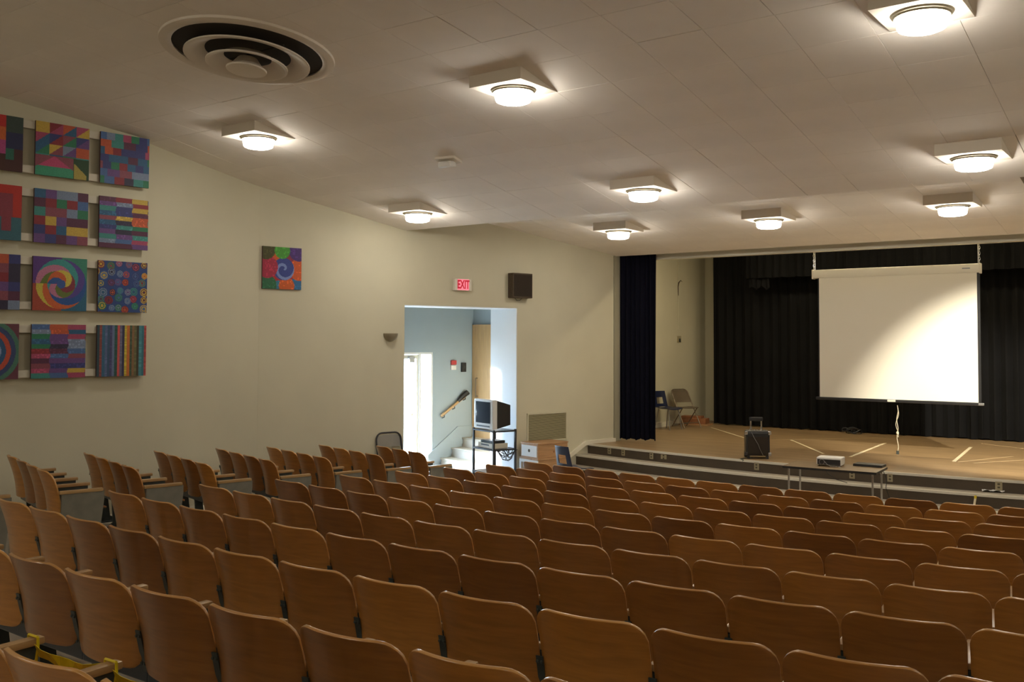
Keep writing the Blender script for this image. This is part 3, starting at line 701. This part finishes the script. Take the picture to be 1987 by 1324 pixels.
# paint edge on the wall above the grille: thin lighter strip
# folded chair leaning on the wall
f = on_wall('folding_chair', 'grey metal folding chair folded flat against wall by the exit', 'chair', 4.08, -2.45, .16)
f.rotation_euler = (R(-9), 0, RZ2)
def ubar(w_, h_, r_, y): return [(-w_, y, 0)] + [(-w_, y, h_-r_)] + [(-w_+r_-r_*math.cos(a), y, h_-r_+r_*math.sin(a)) for a in [i*math.pi/2/6 for i in range(1, 7)]] + [(w_-r_+r_*math.sin(a), y, h_-r_+r_*math.cos(a)) for a in [i*math.pi/2/6 for i in range(0, 7)]] + [(w_, y, 0)]
q = MB(); q.tube(ubar(.225, 1.0, .11, 0), .013, 8); q.build('frame', M['darkgrey'], f, True)
def bp(i, j): x = (i-.5)*.43; z = .78+.19*j - .02*(2*(i-.5))**2*j; return (x, .012-.02*(1-(2*(i-.5))**2), z)
q = MB(); q.grid(bp, 10, 4); o = q.build('backrest', M['foldgrey'], f); solid(o, .006)
q = MB(); q.bbox(-.20, .20, -.03, -.012, .32, .72, .008); q.build('seat', M['foldgrey'], f)
q = MB(); q.tube([(-.20, -.03, 0), (-.20, -.03, .5)], .011, 8); q.tube([(.20, -.03, 0), (.20, -.03, .5)], .011, 8); q.tube([(-.20, -.03, .12), (.20, -.03, .12)], .009, 8); q.build('rear_leg_frame', M['darkgrey'], f)
# small things on the vestibule wall
def on_vest(name, label, cat, px, py, dz=0):
    p = on_plane(px, py, w2(0, VD, 0), N2); return thing(name, label, cat, p, RZ2)
h = on_vest('fire_alarm_pull', 'small red and white alarm box on the vestibule wall', 'alarm', 879, 708)
q = MB(); q.bbox(-.06, .06, -.04, 0, 0, .085, .005); q.build('red_box', M['red'], h); q = MB(); q.bbox(-.06, .06, -.03, 0, -.10, -.01, .005); q.build('white_plate', M['white'], h)
h = on_vest('switch_box', 'small black box beside alarm on the vestibule wall', 'switch', 898, 713)
q = MB(); q.bbox(-.05, .05, -.05, 0, -.09, .09, .006); q.build('box', M['blackpl'], h); q = MB(); q.box(-.02, .02, -.056, -.05, -.03, .03); q.build('rocker', M['darkgrey'], h)
a = on_plane(856, 808, w2(0, VD-.07, 0), N2); c = on_plane(908, 764, w2(0, VD-.07, 0), N2); d = (c-a)
h = thing('stair_handrail', 'wooden handrail rising along the vestibule wall', 'handrail', a)
q = MB(); q.tube([Vector((0, 0, 0)), d*.02, d*.98, d], [.02, .026, .026, .02], 10); q.build('rail', M['arm'], h, True)
for t in (.12, .5, .9):
    q = MB(); q.tube([d*t, d*t+Vector((0, 0, -.07)), d*t - N2*.07+Vector((0, 0, -.09))], .01, 6); q.build('bracket', M['iron'], h)
q = MB(); q.tube([d*.62+Vector((0, 0, .01)), d*.78+Vector((0, 0, .035)), d*.97+Vector((0, 0, .03)), d*1.03+Vector((0, 0, -.02))], [.03, .05, .055, .03], 8); jk = q.build('dark_sleeve', M['blackpl'], h, True)

# ================================================================== TV CART
cart = thing('tv_cart', 'black metal media cart under the television', 'cart', w2(6.24, .06, -2.46), RZ2)
cw, cd, chh = .31, .22, .94           # local x along wall, y depth
cart.rotation_euler.z = R(-19)
for i_, (sx, sy) in enumerate(((-1, -1), (1, -1), (1, 1), (-1, 1))):
    q = MB(); q.box(sx*cw-.016, sx*cw+.016, sy*cd-.016, sy*cd+.016, .05, chh); q.build('leg', M['darkgrey'], cart)
    q = MB(); q.lathe([(.0001, -.012), (.028, -.012), (.028, .012), (.0001, .012)], 12, Matrix.Translation((sx*cw, sy*cd, .03)) @ Matrix.Rotation(R(90), 4, 'Y')); q.build('caster', M['blackpl'], cart)
for z in (chh-.03, .60, .20):
    q = MB(); q.box(-cw-.016, cw+.016, -cd-.016, cd+.016, z-.012, z+.014); q.build('shelf', M['darkgrey'], cart)
tv = thing('television', 'bulky tube television with pale bezel on the cart', 'television', w2(6.24, .06, -2.46)+Vector((0, 0, chh+.001)), cart.rotation_euler.z)
q = MB(); q.bbox(-.29, .29, -.23, -.13, 0, .50, .02); bz = q.build('bezel', M['tvwhite'], tv)
q = MB(); q.add([(-.28, -.14, .01), (.28, -.14, .01), (.28, -.14, .49), (-.28, -.14, .49), (-.19, .20, .06), (.19, .20, .06), (.19, .20, .40), (-.19, .20, .40)],
      [(0, 1, 2, 3), (7, 6, 5, 4), (1, 0, 4, 5), (2, 1, 5, 6), (3, 2, 6, 7), (0, 3, 7, 4)]); q.build('rear_shell', M['blackpl'], tv)
q = MB(); q.grid(lambda i, j: ((i-.5)*.45, -.232-.016*(1-(2*i-1)**2)*(1-(2*j-1)**2)-.002, .10+.36*j), 10, 10); q.build('screen_glass', M['glass'], bz, True)
q = MB(); q.box(-.20, .20, -.234, -.228, .035, .06); q.build('control_strip', M['darkgrey'], bz)
vc = thing('video_player', 'silver video player on the middle shelf of the cart', 'video player', cart.location+Vector((0, 0, .615)), cart.rotation_euler.z)
q = MB(); q.bbox(-.22, .22, -.19, .13, 0, .085, .006); q.build('body', M['case'], vc); q = MB(); q.box(-.12, .12, -.1925, -.188, .045, .07); q.build('cassette_flap', M['darkgrey'], vc)
q = MB(); q.bbox(-.18, .18, -.16, .10, .086, .13, .006); q.build('upper_unit', M['blackpl'], vc)
cb = thing('cable_bundle', 'tangle of black cables hanging from the cart shelf', 'cables', cart.location+Vector((0, 0, 0)), cart.rotation_euler.z)
for i in range(9):
    rr = random.Random(i); x = cw+.03; pts = []
    y0, y1 = rr.uniform(-.2, 0), rr.uniform(.05, .24); dp = rr.uniform(.05, .22)
    for t in range(9):
        f_ = t/8; pts.append((x+rr.uniform(-.01, .02), y0+(y1-y0)*f_, .60-dp*math.sin(math.pi*f_)+rr.uniform(-.01, .01)))
    q = MB(); q.tube(pts, .006, 5); q.build('cable', M['blackpl'], cb, True)

# ================================================================== CRATE, BENCH, BLUE CHAIRS
def plastic_chair(label, loc, rz, legm):
    o = thing('plastic_chair', label, 'chair', loc, rz)       # faces +y
    def bk(i, j):
        x = (i-.5)*(.40-.05*j); z = .47+.34*j; y = -.20-.07*j-.03*math.cos((i-.5)*math.pi); return (x, y, z)
    q = MB(); nu, nv = 12, 10; n0 = 0
    vs = [bk(i/nu, j/nv) for j in range(nv+1) for i in range(nu+1)]
    fs = [(j*(nu+1)+i, j*(nu+1)+i+1, (j+1)*(nu+1)+i+1, (j+1)*(nu+1)+i) for j in range(nv) for i in range(nu) if not (3 <= i <= 8 and 2 <= j <= 5)]
    q.add(vs, fs); b_ = q.build('backrest', M['bluepl'], o); solid(b_, .008, .003)
    def st_(i, j): x = (i-.5)*(.40+.03*j); y = -.21+.42*j; return (x, y, .455+.02*(abs(2*i-1))**2-.012*math.sin(j*math.pi)-.03*max(0, j-.85)/.15)
    q = MB(); q.grid(st_, 10, 10); b_ = q.build('seat', M['bluepl'], o); solid(b_, .008, .003)
    for sx in (-1, 1):
        for a, c in ((.14, .21), (-.15, -.23)):
            q = MB(); q.tube([(sx*.15, a, .45), (sx*.19, c, 0)], .011, 8); q.build('leg', legm, o, True)
        q = MB(); q.tube([(sx*.15, .14, .447), (sx*.15, -.15, .447)], .011, 8); q.build('seat_rail', legm, o)
    return o
bench_rz = RZ2
bn = thing('low_bench', 'low wooden bench with white painted end frame beside the stage', 'bench', w2(7.04, -.32, -2.46), RZ2)
q = MB(); q.bbox(-.36, .36, -.26, .24, .41, .44, .006); q.build('top', M['pine'], bn)
q = MB(); q.box(-.335, .34, -.25, -.23, .20, .41); q.build('apron', M['pine'], bn)
for sx in (-1, 1):
    for sy in (-1, 1):
        q = MB(); q.box(sx*.33-.025, sx*.33+.025, sy*.22-.025, sy*.22+.025, 0, .41); q.build('leg', M['white'] if sx < 0 else M['pine'], bn)
q = MB(); q.box(-.355, -.33, -.22, .22, .36, .41); q.build('end_rail', M['white'], bn)
ch = thing('wooden_chest', 'light wooden chest with a finger hole standing on the low bench', 'chest', w2(7.04, -.32, -2.46)+Vector((0, 0, .441)), RZ2)
q = MB(); q.bbox(-.34, .34, -.23, .22, 0, .23, .006); q.build('body', M['pine'], ch)
q = MB(); q.bbox(-.35, .35, -.24, .23, .231, .255, .006); q.build('lid', M['pine'], ch)
q = MB(); q.box(-.3425, -.3395, -.20, .20, .02, .21); eb = q.build('end_daylit', M['white'], ch)  # white over the pale wood end, reflected daylight put into its colour
q = MB(); q.lathe([(.028, 0), (.0001, .001)], 16, Matrix.Translation((-.343, .0, .12)) @ Matrix.Rotation(R(-90), 4, 'Y')); q.build('finger_hole', M['ventdark'], eb)
q = MB(); q.lathe([(.02, 0), (.0001, .001)], 12, Matrix.Translation((.02, -.2305, .10)) @ Matrix.Rotation(R(90), 4, 'X')); q.build('knot', M['pinered'], ch)
plastic_chair('navy plastic school chair on the floor before the wooden chest', Vector((-8.16, 12.80, 0)), R(-20), M['chrome'])

# ================================================================== STAGE THINGS
SF = ZO+SZ
def drape(name, mtl, label, cat, x0, x1, y, z0, z1, amp, wl, skew=0, seed=1, group=None, n=None, hem=0, cats='curtain'):
    o = thing(name, label, cats, ((x0+x1)/2, y, z0), 0, group); L_ = x1-x0; n = n or int(L_/wl*10); rr = random.Random(seed)
    ph = [rr.uniform(-.5, .5) for _ in range(int(L_/wl)+3)]; am = [rr.uniform(.55, 1.25) for _ in range(int(L_/wl)+3)]
    def fn(i, j):
        x = L_*i; c_ = x/wl; kq = int(c_); f_ = c_-kq; a_ = am[kq]*(1-f_)+am[kq+1]*f_; p_ = ph[kq]*(1-f_)+ph[kq+1]*f_
        yy = amp*a_*math.sin(2*math.pi*c_+p_)*(1-.35*j) + .012*math.sin(c_*2.1+j*3)
        return (-L_/2 + x + .25*amp*math.sin(4*math.pi*c_)*(1-j), yy+skew*(i-.5), (z1-z0)*j + (hem*math.sin(c_*3.1) if j == 0 else 0))
    q = MB(); q.grid(fn, n, 8); f = q.build('fabric', mtl, o); solid(f, .006)
    q = MB(); q.box(-L_/2, L_/2, -.02, .02, z1-z0+.0, z1-z0+.04, Matrix.Shear('XZ', 4, (0, 0)) if False else None); q.build('heading_tape', mtl, o) if not skew else None
    return o
drape('leg_curtain', M['navy'], 'narrow navy curtain gathered at the left side of the stage opening', 'curtain', -9.27, -8.60, 16.22, SF+.03, ZO+1.66, .035, .085, .25, 3, None, 110, .02)
drape('back_curtain', M['black'], 'wide black pleated curtain across the back of the stage', 'curtain', -9.33, 2.9, 20.5, SF+.02, ZO+2.7, .055, .21, 0, 5, None, 640, .012)
drape('border_curtain', M['black'], 'short black border curtain hanging above the projection screen', 'curtain', -8.24, 2.9, 19.8, ZO+1.34, ZO+2.75, .045, .17, 0, 8, None, 620, .006)
drape('border_curtain_tail', M['black'], 'small dark drape tail hanging below left end of the border curtain', 'curtain', -8.2, -7.75, 19.87, ZO+1.13, ZO+1.36, .03, .11, 0, 9, None, 40, .05)
# projection screen
SY = 17.1
a = on_y(1578.6, 525.5, SY); c = on_y(1901.9, 511.7, SY); bl = on_y(1593, 771.5, SY); br = on_y(1900, 779.6, SY)
zt = (a.z+c.z)/2; zb = (bl.z+br.z)/2; xa, xc = a.x, c.x
ps_ = thing('projection_screen', 'large white pull-down projection screen hanging over the stage', 'screen', ((xa+xc)/2, SY, zb-.05))
cx = (xa+xc)/2; w_ = (xc-xa)/2
q = MB(); q.bbox(-w_, w_, -.065, .065, zt-zb-.10, zt-zb+.055, .03); q.build('case', M['case'], ps_, True)
for sx in (-1, 1):
    q = MB(); q.bbox(sx*w_-.014, sx*w_+.014, -.07, .07, zt-zb-.108, zt-zb+.062, .012); q.build('end_cap', M['case'], ps_)
lx, rx = bl.x-cx+.0, br.x-cx
q = MB(); q.box(lx, rx, -.052, -.049, .05, zt-zb-.03); fb = q.build('fabric', M['screen'], ps_)
q = MB(); q.box(lx-.02, lx, -.0515, -.0495, .05, zt-zb-.04); q.build('border', M['blackpl'], fb)
q = MB(); q.box(rx, rx+.045, -.0515, -.0495, .05, zt-zb-.04); q.build('border', M['blackpl'], fb)
q = MB(); q.bbox(lx-.07, rx+.08, -.072, -.03, .0, .05, .012); bb = q.build('bottom_bar', M['blackpl'], ps_)
q = MB(); q.bbox(rx+.0, rx+.082, -.074, -.028, .006, .044, .008); q.build('bar_end', M['grey'], bb)
q = MB(); q.bbox(-.09, .04, -.09, -.04, .01, .045, .006); q.build('pull_handle', M['case'], bb)
q = MB(); q.box(w_-.26, w_-.14, -.068, -.063, zt-zb-.03, zt-zb-.008); q.build('maker_label', M['grey'], ps_)
for sx in (-1, 1):
    q = MB(); x = sx*w_ - sx*.01
    q.tube([(x-.02*sx, 0, zt-zb+.06), (x-.02*sx, 0, 5.45-zb+.05)], .005, 6)
    for i in range(9):
        zc = zt-zb+.09+i*.045; q.tube([(x+.012*math.cos(t_)*(1 if i % 2 else .2), .012*math.cos(t_)*(.2 if i % 2 else 1), zc+.028*math.sin(t_)) for t_ in [k_*2*math.pi/10 for k_ in range(10)]], .0055, 5, True)
    q.build('chain', M['chrome'], ps_)
rp = on_y(1741, 786, SY-.06)
ro = thing('pull_cord', 'pale knotted cord hanging from the screen to the stage', 'cord', (rp.x, SY-.06, SF))
hh = rp.z-SF-.01
q = MB(); pts = [(.012*math.sin(i*1.1), .008*math.sin(i*.7), hh*(1-i/14)+.06*(i/14)) for i in range(15)]; q.tube(pts, .0055, 6)
q.tube([(.03*math.sin(i*.6)*math.sin(i/14*math.pi), .01, hh*(1-i/20)) for i in range(14)], .005, 6); q.build('cord', M['rope'], ro, True)
q = MB(); q.lathe([(.0001, .33), (.018, .34), (.022, .36), (.018, .38), (.0001, .39)], 10); q.build('knot', M['rope'], ro, True)
q = MB(); q.bbox(-.02, .02, -.02, .02, .0, .06, .006); q.build('weight', M['iron'], ro)
# folding chair on stage (open), facing the camera side
def folding_chair(label, loc, rz, m1, m2):
    o = thing('folding_chair', label, 'chair', loc, rz)       # faces +y
    def U(w_, y0, z0, y1, z1, r_):
        P0 = Vector((0, y0, z0)); P1 = Vector((0, y1, z1)); d_ = P1-P0
        def at(x, f): p = P0+d_*f; return (x, p.y, p.z)
        rf = r_/d_.length
        return [at(-w_, 0), at(-w_, 1-rf)] + [at(-w_+r_-r_*math.cos(a), 1-rf+rf*math.sin(a)) for a in [i*math.pi/2/6 for i in range(1, 7)]] + [at(w_-r_+r_*math.sin(a), 1-rf+rf*math.cos(a)) for a in [i*math.pi/2/6 for i in range(0, 7)]] + [at(w_, 0)]
    q = MB(); q.tube(U(.22, .27, 0, -.26, .82, .10), .012, 8); q.build('front_frame', m2, o, True)
    for sx in (-1, 1):
        q = MB(); q.tube([(sx*.195, -.24, 0), (sx*.195, .16, .43)], .011, 8); q.build('rear_leg', m2, o, True)
    q = MB(); q.tube([(-.195, -.19, .055), (.195, -.19, .055)], .009, 8); q.tube([(-.22, .20, .11), (.22, .20, .11)], .009, 8); q.build('stretcher', m2, o)
    q = MB(); q.grid(lambda i, j: ((i-.5)*.40, -.19+.40*j, .435+.01*math.sin(j*3)-.01*math.cos((i-.5)*3.1)), 8, 8); b_ = q.build('seat', m1, o); solid(b_, .018, .006)
    def bk(i, j):
        f = .66+.32*j; y = .27-.53*f; z = .82*f; x = (i-.5)*.42*(1-.12*max(0, j-.6)); return (x, y-.018*(1-(2*i-1)**2), z)
    q = MB(); q.grid(bk, 10, 5); b_ = q.build('backrest', m1, o); solid(b_, .008, .003)
    return o
folding_chair('tan metal folding chair standing open on the stage', (-9.52, 19.45, SF), R(-118), M['brownmetal'], M['brownmetal'])
plastic_chair('navy plastic chair on stage half hidden by the navy curtain', (-9.58, 18.75, SF), R(-105), M['grey'])
bx = thing('timber_box', 'low reddish wooden box on stage beside the black curtain', 'box', (-9.62, 20.15, SF), R(10))
q = MB(); q.bbox(-.28, .28, -.17, .17, .03, .15, .008); q.build('body', M['pinered'], bx)
q = MB(); q.bbox(-.30, .16, -.10, .16, .15, .20, .006); q.build('lid_board', M['pinered'], bx); q = MB(); q.bbox(-.32, .36, -.24, .18, 0, .03, .005); q.build('base_board', M['pine'], bx)
# wheeled amplifier
p = on_z(1469, 889, SF); am_ = thing('portable_amplifier', 'black wheeled portable amplifier with raised trolley handle on stage', 'amplifier', p, R(28))
q = MB(); q.bbox(-.19, .19, -.15, .15, .05, .44, .03); q.build('cabinet', M['blackpl'], am_)
q = MB(); q.bbox(-.16, .16, -.158, -.145, .08, .36, .006); q.build('grille', M['cloth'], am_)
q = MB(); q.box(-.17, .17, -.13, .10, .441, .452); tpan = q.build('control_panel', M['grey'], am_)
for i in range(7):
    q = MB(); q.lathe([(.012, 0), (.012, .018), (.0001, .018)], 8, Matrix.Translation((-.14+i*.045, -.09, .452))); q.build('knob', M['chrome'], tpan)
for sx, sy, z in ((-1, -1, .42), (1, -1, .42), (1, -1, .08), (-1, -1, .08)):
    q = MB(); q.bbox(sx*.185-.025, sx*.185+.025, sy*.145-.022, sy*.145+.022, z-.03, z+.03, .01); q.build('corner_guard', M['chrome'] if z > .2 or sx > 0 else M['darkgrey'], am_)
for sx in (-1, 1):
    q = MB(); q.tube([(sx*.085, .13, .44), (sx*.085, .13, .60)], .013, 8); q.build('handle_tube', M['chrome'], am_)
    q = MB(); q.lathe([(.0001, -.02), (.05, -.02), (.05, .02), (.0001, .02)], 16, Matrix.Translation((sx*.17, .14, .05)) @ Matrix.Rotation(R(90), 4, 'Y')); q.build('wheel', M['darkgrey'], am_)
    q = MB(); q.box(sx*.15-.02, sx*.15+.02, -.13, -.09, 0, .055); q.build('foot', M['darkgrey'], am_)
q = MB(); q.bbox(-.11, .11, .11, .15, .59, .655, .015); q.build('handle_grip', M['blackpl'], am_)
cp = [on_z(px, py, SF+.006) for px, py in ((1460, 889), (1447, 889), (1436, 891), (1443, 893), (1441, 895))]
cbl = thing('amplifier_cable', 'thin dark cable lying beside the amplifier on stage', 'cable', cp[0])
q = MB(); q.tube([c_-cp[0] for c_ in cp], .006, 6); q.build('cable', M['iron'], cbl, True)
q = MB(); q.tube([(-.10, -.162, .43), (-.06, -.17, .34), (.0, -.172, .24), (.03, -.172, .16), (.08, -.17, .06)], .0035, 5); q.build('dangling_lead', M['grey'], am_, True)
# table with projector
TZ = -1.70+ZO
ta, tb, tc = on_z(1519, 904, TZ), on_z(1700, 917.5, TZ), on_z(1718, 907.5, TZ)
tx_, ty_ = (tb-ta), (tc-tb); L1, L2 = tx_.length, .66; rz = math.atan2(tx_.y, tx_.x)
tctr = ta + tx_*.5 + Vector((-math.sin(rz), math.cos(rz), 0))*L2/2
tb_o = thing('folding_table', 'small folding table with chrome legs before the stage', 'table', (tctr.x, tctr.y, 0), rz)
q = MB(); q.bbox(-L1/2, L1/2, -L2/2, L2/2, TZ-.018, TZ, .004); q.build('tabletop', M['tabletop'], tb_o)
q = MB()
for a_ in ((-L1/2-.004, L1/2+.004, -L2/2-.004, -L2/2), (-L1/2-.004, L1/2+.004, L2/2, L2/2+.004), (-L1/2-.004, -L1/2, -L2/2, L2/2), (L1/2, L1/2+.004, -L2/2, L2/2)): q.box(*a_, TZ-.03, TZ-.001)
q.build('edge_band', M['blackpl'], tb_o)
for sx in (-1, 1):
    for sy in (-1, 1):
        q = MB(); q.tube([(sx*(L1/2-.06), sy*(L2/2-.07), 0), (sx*(L1/2-.06), sy*(L2/2-.07), TZ-.02)], .0135, 10); q.build('leg', M['chrome'], tb_o, True)
    q = MB(); q.tube([(sx*(L1/2-.06), -L2/2+.07, .22), (sx*(L1/2-.06), L2/2-.07, .22)], .009, 8); q.build('leg_brace', M['chrome'], tb_o)
pp = on_z(1607, 905, TZ); pr = thing('projector', 'white video projector with dark front on the folding table', 'projector', pp+Vector((0, .10, .002)), rz+R(4))
q = MB(); q.bbox(-.165, .165, -.12, .14, .012, .115, .016); pb = q.build('body', M['white'], pr)
q = MB(); q.box(-.15, .15, -.1235, -.119, .02, .09); q.build('rear_panel', M['darkgrey'], pb)
q = MB(); q.lathe([(.035, 0), (.038, .012), (.03, .012)], 20, Matrix.Translation((-.09, -.121, .055)) @ Matrix.Rotation(R(90), 4, 'X')); q.build('cable_loop', M['grey'], pr)
for sx in (-1, 1):
    q = MB(); q.tube([(sx*.13, -.09, 0), (sx*.13, -.09, .014)], .012, 8); q.build('foot', M['blackpl'], pr)
q = MB(); q.tube([(-.06, -.125, .07), (-.02, -.15, .03), (.03, -.16, .008), (.10, -.15, .006), (.16, -.16, .006)], .004, 5); q.build('lead', M['grey'], pr, True)
pl = on_z(1684, 906, TZ); lp = thing('laptop', 'closed black laptop lying on the folding table', 'laptop', pl+Vector((0, .08, .001)), rz-R(3))
q = MB(); q.bbox(-.19, .19, -.11, .11, 0, .018, .005); q.build('base', M['blackpl'], lp); q = MB(); q.bbox(-.188, .188, -.108, .108, .019, .030, .004); q.build('lid', M['blackpl'], lp)
# cables drooping from the table
for i, (lbl, pts) in enumerate((('thin black cable drooping from table to step, left', [(-.25, .34, TZ-.03), (-.22, .45, TZ-.16), (-.15, .62, TZ-.26), (-.05, .85, TZ-.33)]),
        ('black cable looping off the table by its right leg', [(.55, .30, TZ-.03), (.58, .42, TZ-.18), (.56, .45, TZ-.30), (.60, .5, TZ-.45)]))):
    o = thing('table_cable', lbl, 'cable', (tctr.x, tctr.y, 0), rz); q = MB(); q.tube(pts, .005, 6); q.build('cable', M['blackpl'], o, True)
# tape marks on the stage boards
def tape_mark(p0, p1, w_, mtl, label):
    a, c = on_z(*p0, SF), on_z(*p1, SF); d_ = (c-a); L_ = d_.length; o = MB()
    q = MB(); q.box(0, L_, -w_/2, w_/2, .0005, .003); o = q.build('floor_tape', mtl); o.location = a; o.rotation_euler.z = math.atan2(d_.y, d_.x)
    tag(o, label, 'tape', 'tape marks on the stage floor')
tape_mark((1380, 830), (1444, 850), .035, M['tape'], 'pale tape line on stage left of the amplifier')
tape_mark((1535, 854), (1598, 881), .04, M['tape'], 'pale tape line on stage running down to the projector')
tape_mark((1650, 887), (1718, 860), .05, M['tape'], 'bright tape line on stage right of the projector')
tape_mark((1851, 896), (1884, 868), .055, M['tape'], 'bright thick tape line on stage farthest right')
tape_mark((1495, 854), (1745, 849), .02, M['tapefaint'], 'long faint worn tape line across the stage')
tape_mark((1858, 897), (1965, 886), .03, M['tapefaint'], 'faint slanting tape line right of the thick tape, upper')
tape_mark((1890, 899), (1987, 893), .03, M['tapefaint'], 'faint slanting tape line right of the thick tape, lower')
tape_mark((1905, 861), (1987, 871), .02, M['tapefaint'], 'faint tape line near back curtain at far right')
# clutter at the foot of the back curtain
p = on_z(1672, 832, SF); kl = thing('cable_heap', 'small dark heap of cable at the foot of black curtain', 'cable', (p.x*.965, 20.25, SF), 0)
for i in range(5):
    rr = random.Random(40+i); q = MB(); cx0, rr0 = rr.uniform(-.12, .12), rr.uniform(.06, .11)
    q.tube([(cx0+rr0*1.5*math.cos(t_), rr0*math.sin(t_), .02+.018*i+.03*math.sin(t_*2+i)) for t_ in [k_*2*math.pi/14 for k_ in range(14)]], .012, 6, True); q.build('coil', M['darkgrey'], kl, True)
# stage wall fittings
o = thing('switch_plate', 'brown switch plate on the cream stage wall', 'switch', on_plane(1317, 659, (-9.95, 0, 0), (1, 0, 0)), R(90))
q = MB(); q.bbox(-.09, .09, -.02, 0, -.07, .08, .004); q.build('plate', M['plate'], o); q = MB(); q.box(-.03, .05, -.026, -.018, -.06, .02); q.build('toggle', M['iron'], o)
o = thing('wall_bracket', 'small dark bracket on stage wall near the curtain', 'bracket', on_plane(1370, 557, (-9.95, 0, 0), (1, 0, 0)), R(90))
q = MB(); q.bbox(-.05, .05, -.05, 0, -.06, .06, .01); q.build('plate', M['iron'], o); q = MB(); q.tube([(0, -.05, .0), (.03, -.1, .03)], .015, 6); q.build('hook', M['iron'], o)
p = on_plane(1315, 640, (-9.95, 0, 0), (1, 0, 0)); o = thing('wall_conduit', 'thin painted conduit running up the stage wall above switch', 'conduit', p, R(90))
q = MB(); q.tube([(0, -.012, 0), (0, -.012, 2.4)], .009, 6); q.build('pipe', M['wall'], o, True)
q = MB(); q.tube([(.0, -.02, .78), (-.01, -.02, .98), (.0, -.03, 1.07), (.1, -.03, 1.13), (.18, -.03, 1.10)], [.008, .012, .016, .008, .004], 6); q.build('loose_wire', M['speaker'], o, True)
# paper and stick on the lower step at right
p = on_z(1925, 957, z2_); o = thing('paper_scrap', 'crumpled pale paper on the step at far right', 'paper', (p.x, p.y+.08, z2_), .2)
q = MB(); q.grid(lambda i, j: ((i-.5)*.28, (j-.5)*.12, .012+.05*abs(math.sin(i*7+j*2))*(.4+.6*i if i < .3 else .5)), 8, 4); f = q.build('sheet', M['white'], o); solid(f, .002)
p = on_z(1905, 966, z1_+.1); o = thing('yellow_stick', 'short yellow stick leaning on the stage step behind front seats', 'stick', (p.x, 0, 0), 0)
yy = AC[1]-math.sqrt(20.62**2-(p.x-AC[0])**2)-.02; o.location = (p.x, yy-.06, 0)
q = MB(); q.tube([(0, -.12, 0), (.035, .045, z2_+.0)], .014, 8); q.build('rod', M['tape'], o, True); q = MB(); q.tube([(.034, .04, z2_-.01), (.036, .05, z2_+.03)], .016, 8); q.build('tip', M['yellow'], o, True)
# spotlight outside the picture that throws the round pool of light on the screen
sx, sy = -.6, 11.9; o = thing('stage_spotlight', 'black spotlight on the ceiling strip outside the picture', 'spotlight', (sx, sy, front_ceil(sy)), 0)
aim = Vector((-2.75, SY, SF+.75)); src = Vector((sx, sy, front_ceil(sy)-.30)); d_ = (aim-src).normalized(); mq = d_.to_track_quat('-Z', 'Y')
q = MB(); q.tube([(0, 0, 0), (0, 0, -.25)], .015, 8); q.build('stem', M['blackpl'], o)
q = MB(); Mx = Matrix.Translation((0, 0, -.30)) @ mq.to_matrix().to_4x4(); q.lathe([(.0001, .16), (.07, .15), (.08, .0), (.085, -.10), (.08, -.10), (.074, .0)], 20, Mx); q.build('can', M['blackpl'], o, True)
sl_ = bpy.data.lights.new('spot', 'SPOT'); sl_.energy = 1100; sl_.spot_size = R(42); sl_.spot_blend = .55; sl_.color = (1, .92, .75); sl_.shadow_soft_size = .05
lo = bpy.data.objects.new('spot_bulb', sl_); col.objects.link(lo); lo.parent = o; lo.location = (0, 0, -.30); lo.rotation_euler = mq.to_euler(); 
lo.location = Vector((0, 0, -.30)) + d_*.11

# row of flood lamps hidden behind the header beam
for i_, x_ in enumerate((-8.0, -6.4, -4.8, -3.2, -1.6)):
    o = thing('stage_flood_lamp', 'flood lamp behind the header beam, %s from the left, outside the picture' % ORD[i_], 'lamp', (x_, 17.7, ZO+2.35), 0, 'flood lamps behind the header beam')
    q = MB(); q.lathe([(.0001, .16), (.05, .15), (.13, .0), (.125, .0), (.045, .14), (.0001, .15)], 20); q.tube([(0, 0, .15), (0, 0, 5.45-ZO-2.35)], .01, 6); q.build('reflector', M['blackpl'], o, True)
    q = MB(); q.lathe([(.118, .004), (.10, -.02), (.0001, -.035)], 20); q.build('bulb', M['flood'], o, True)
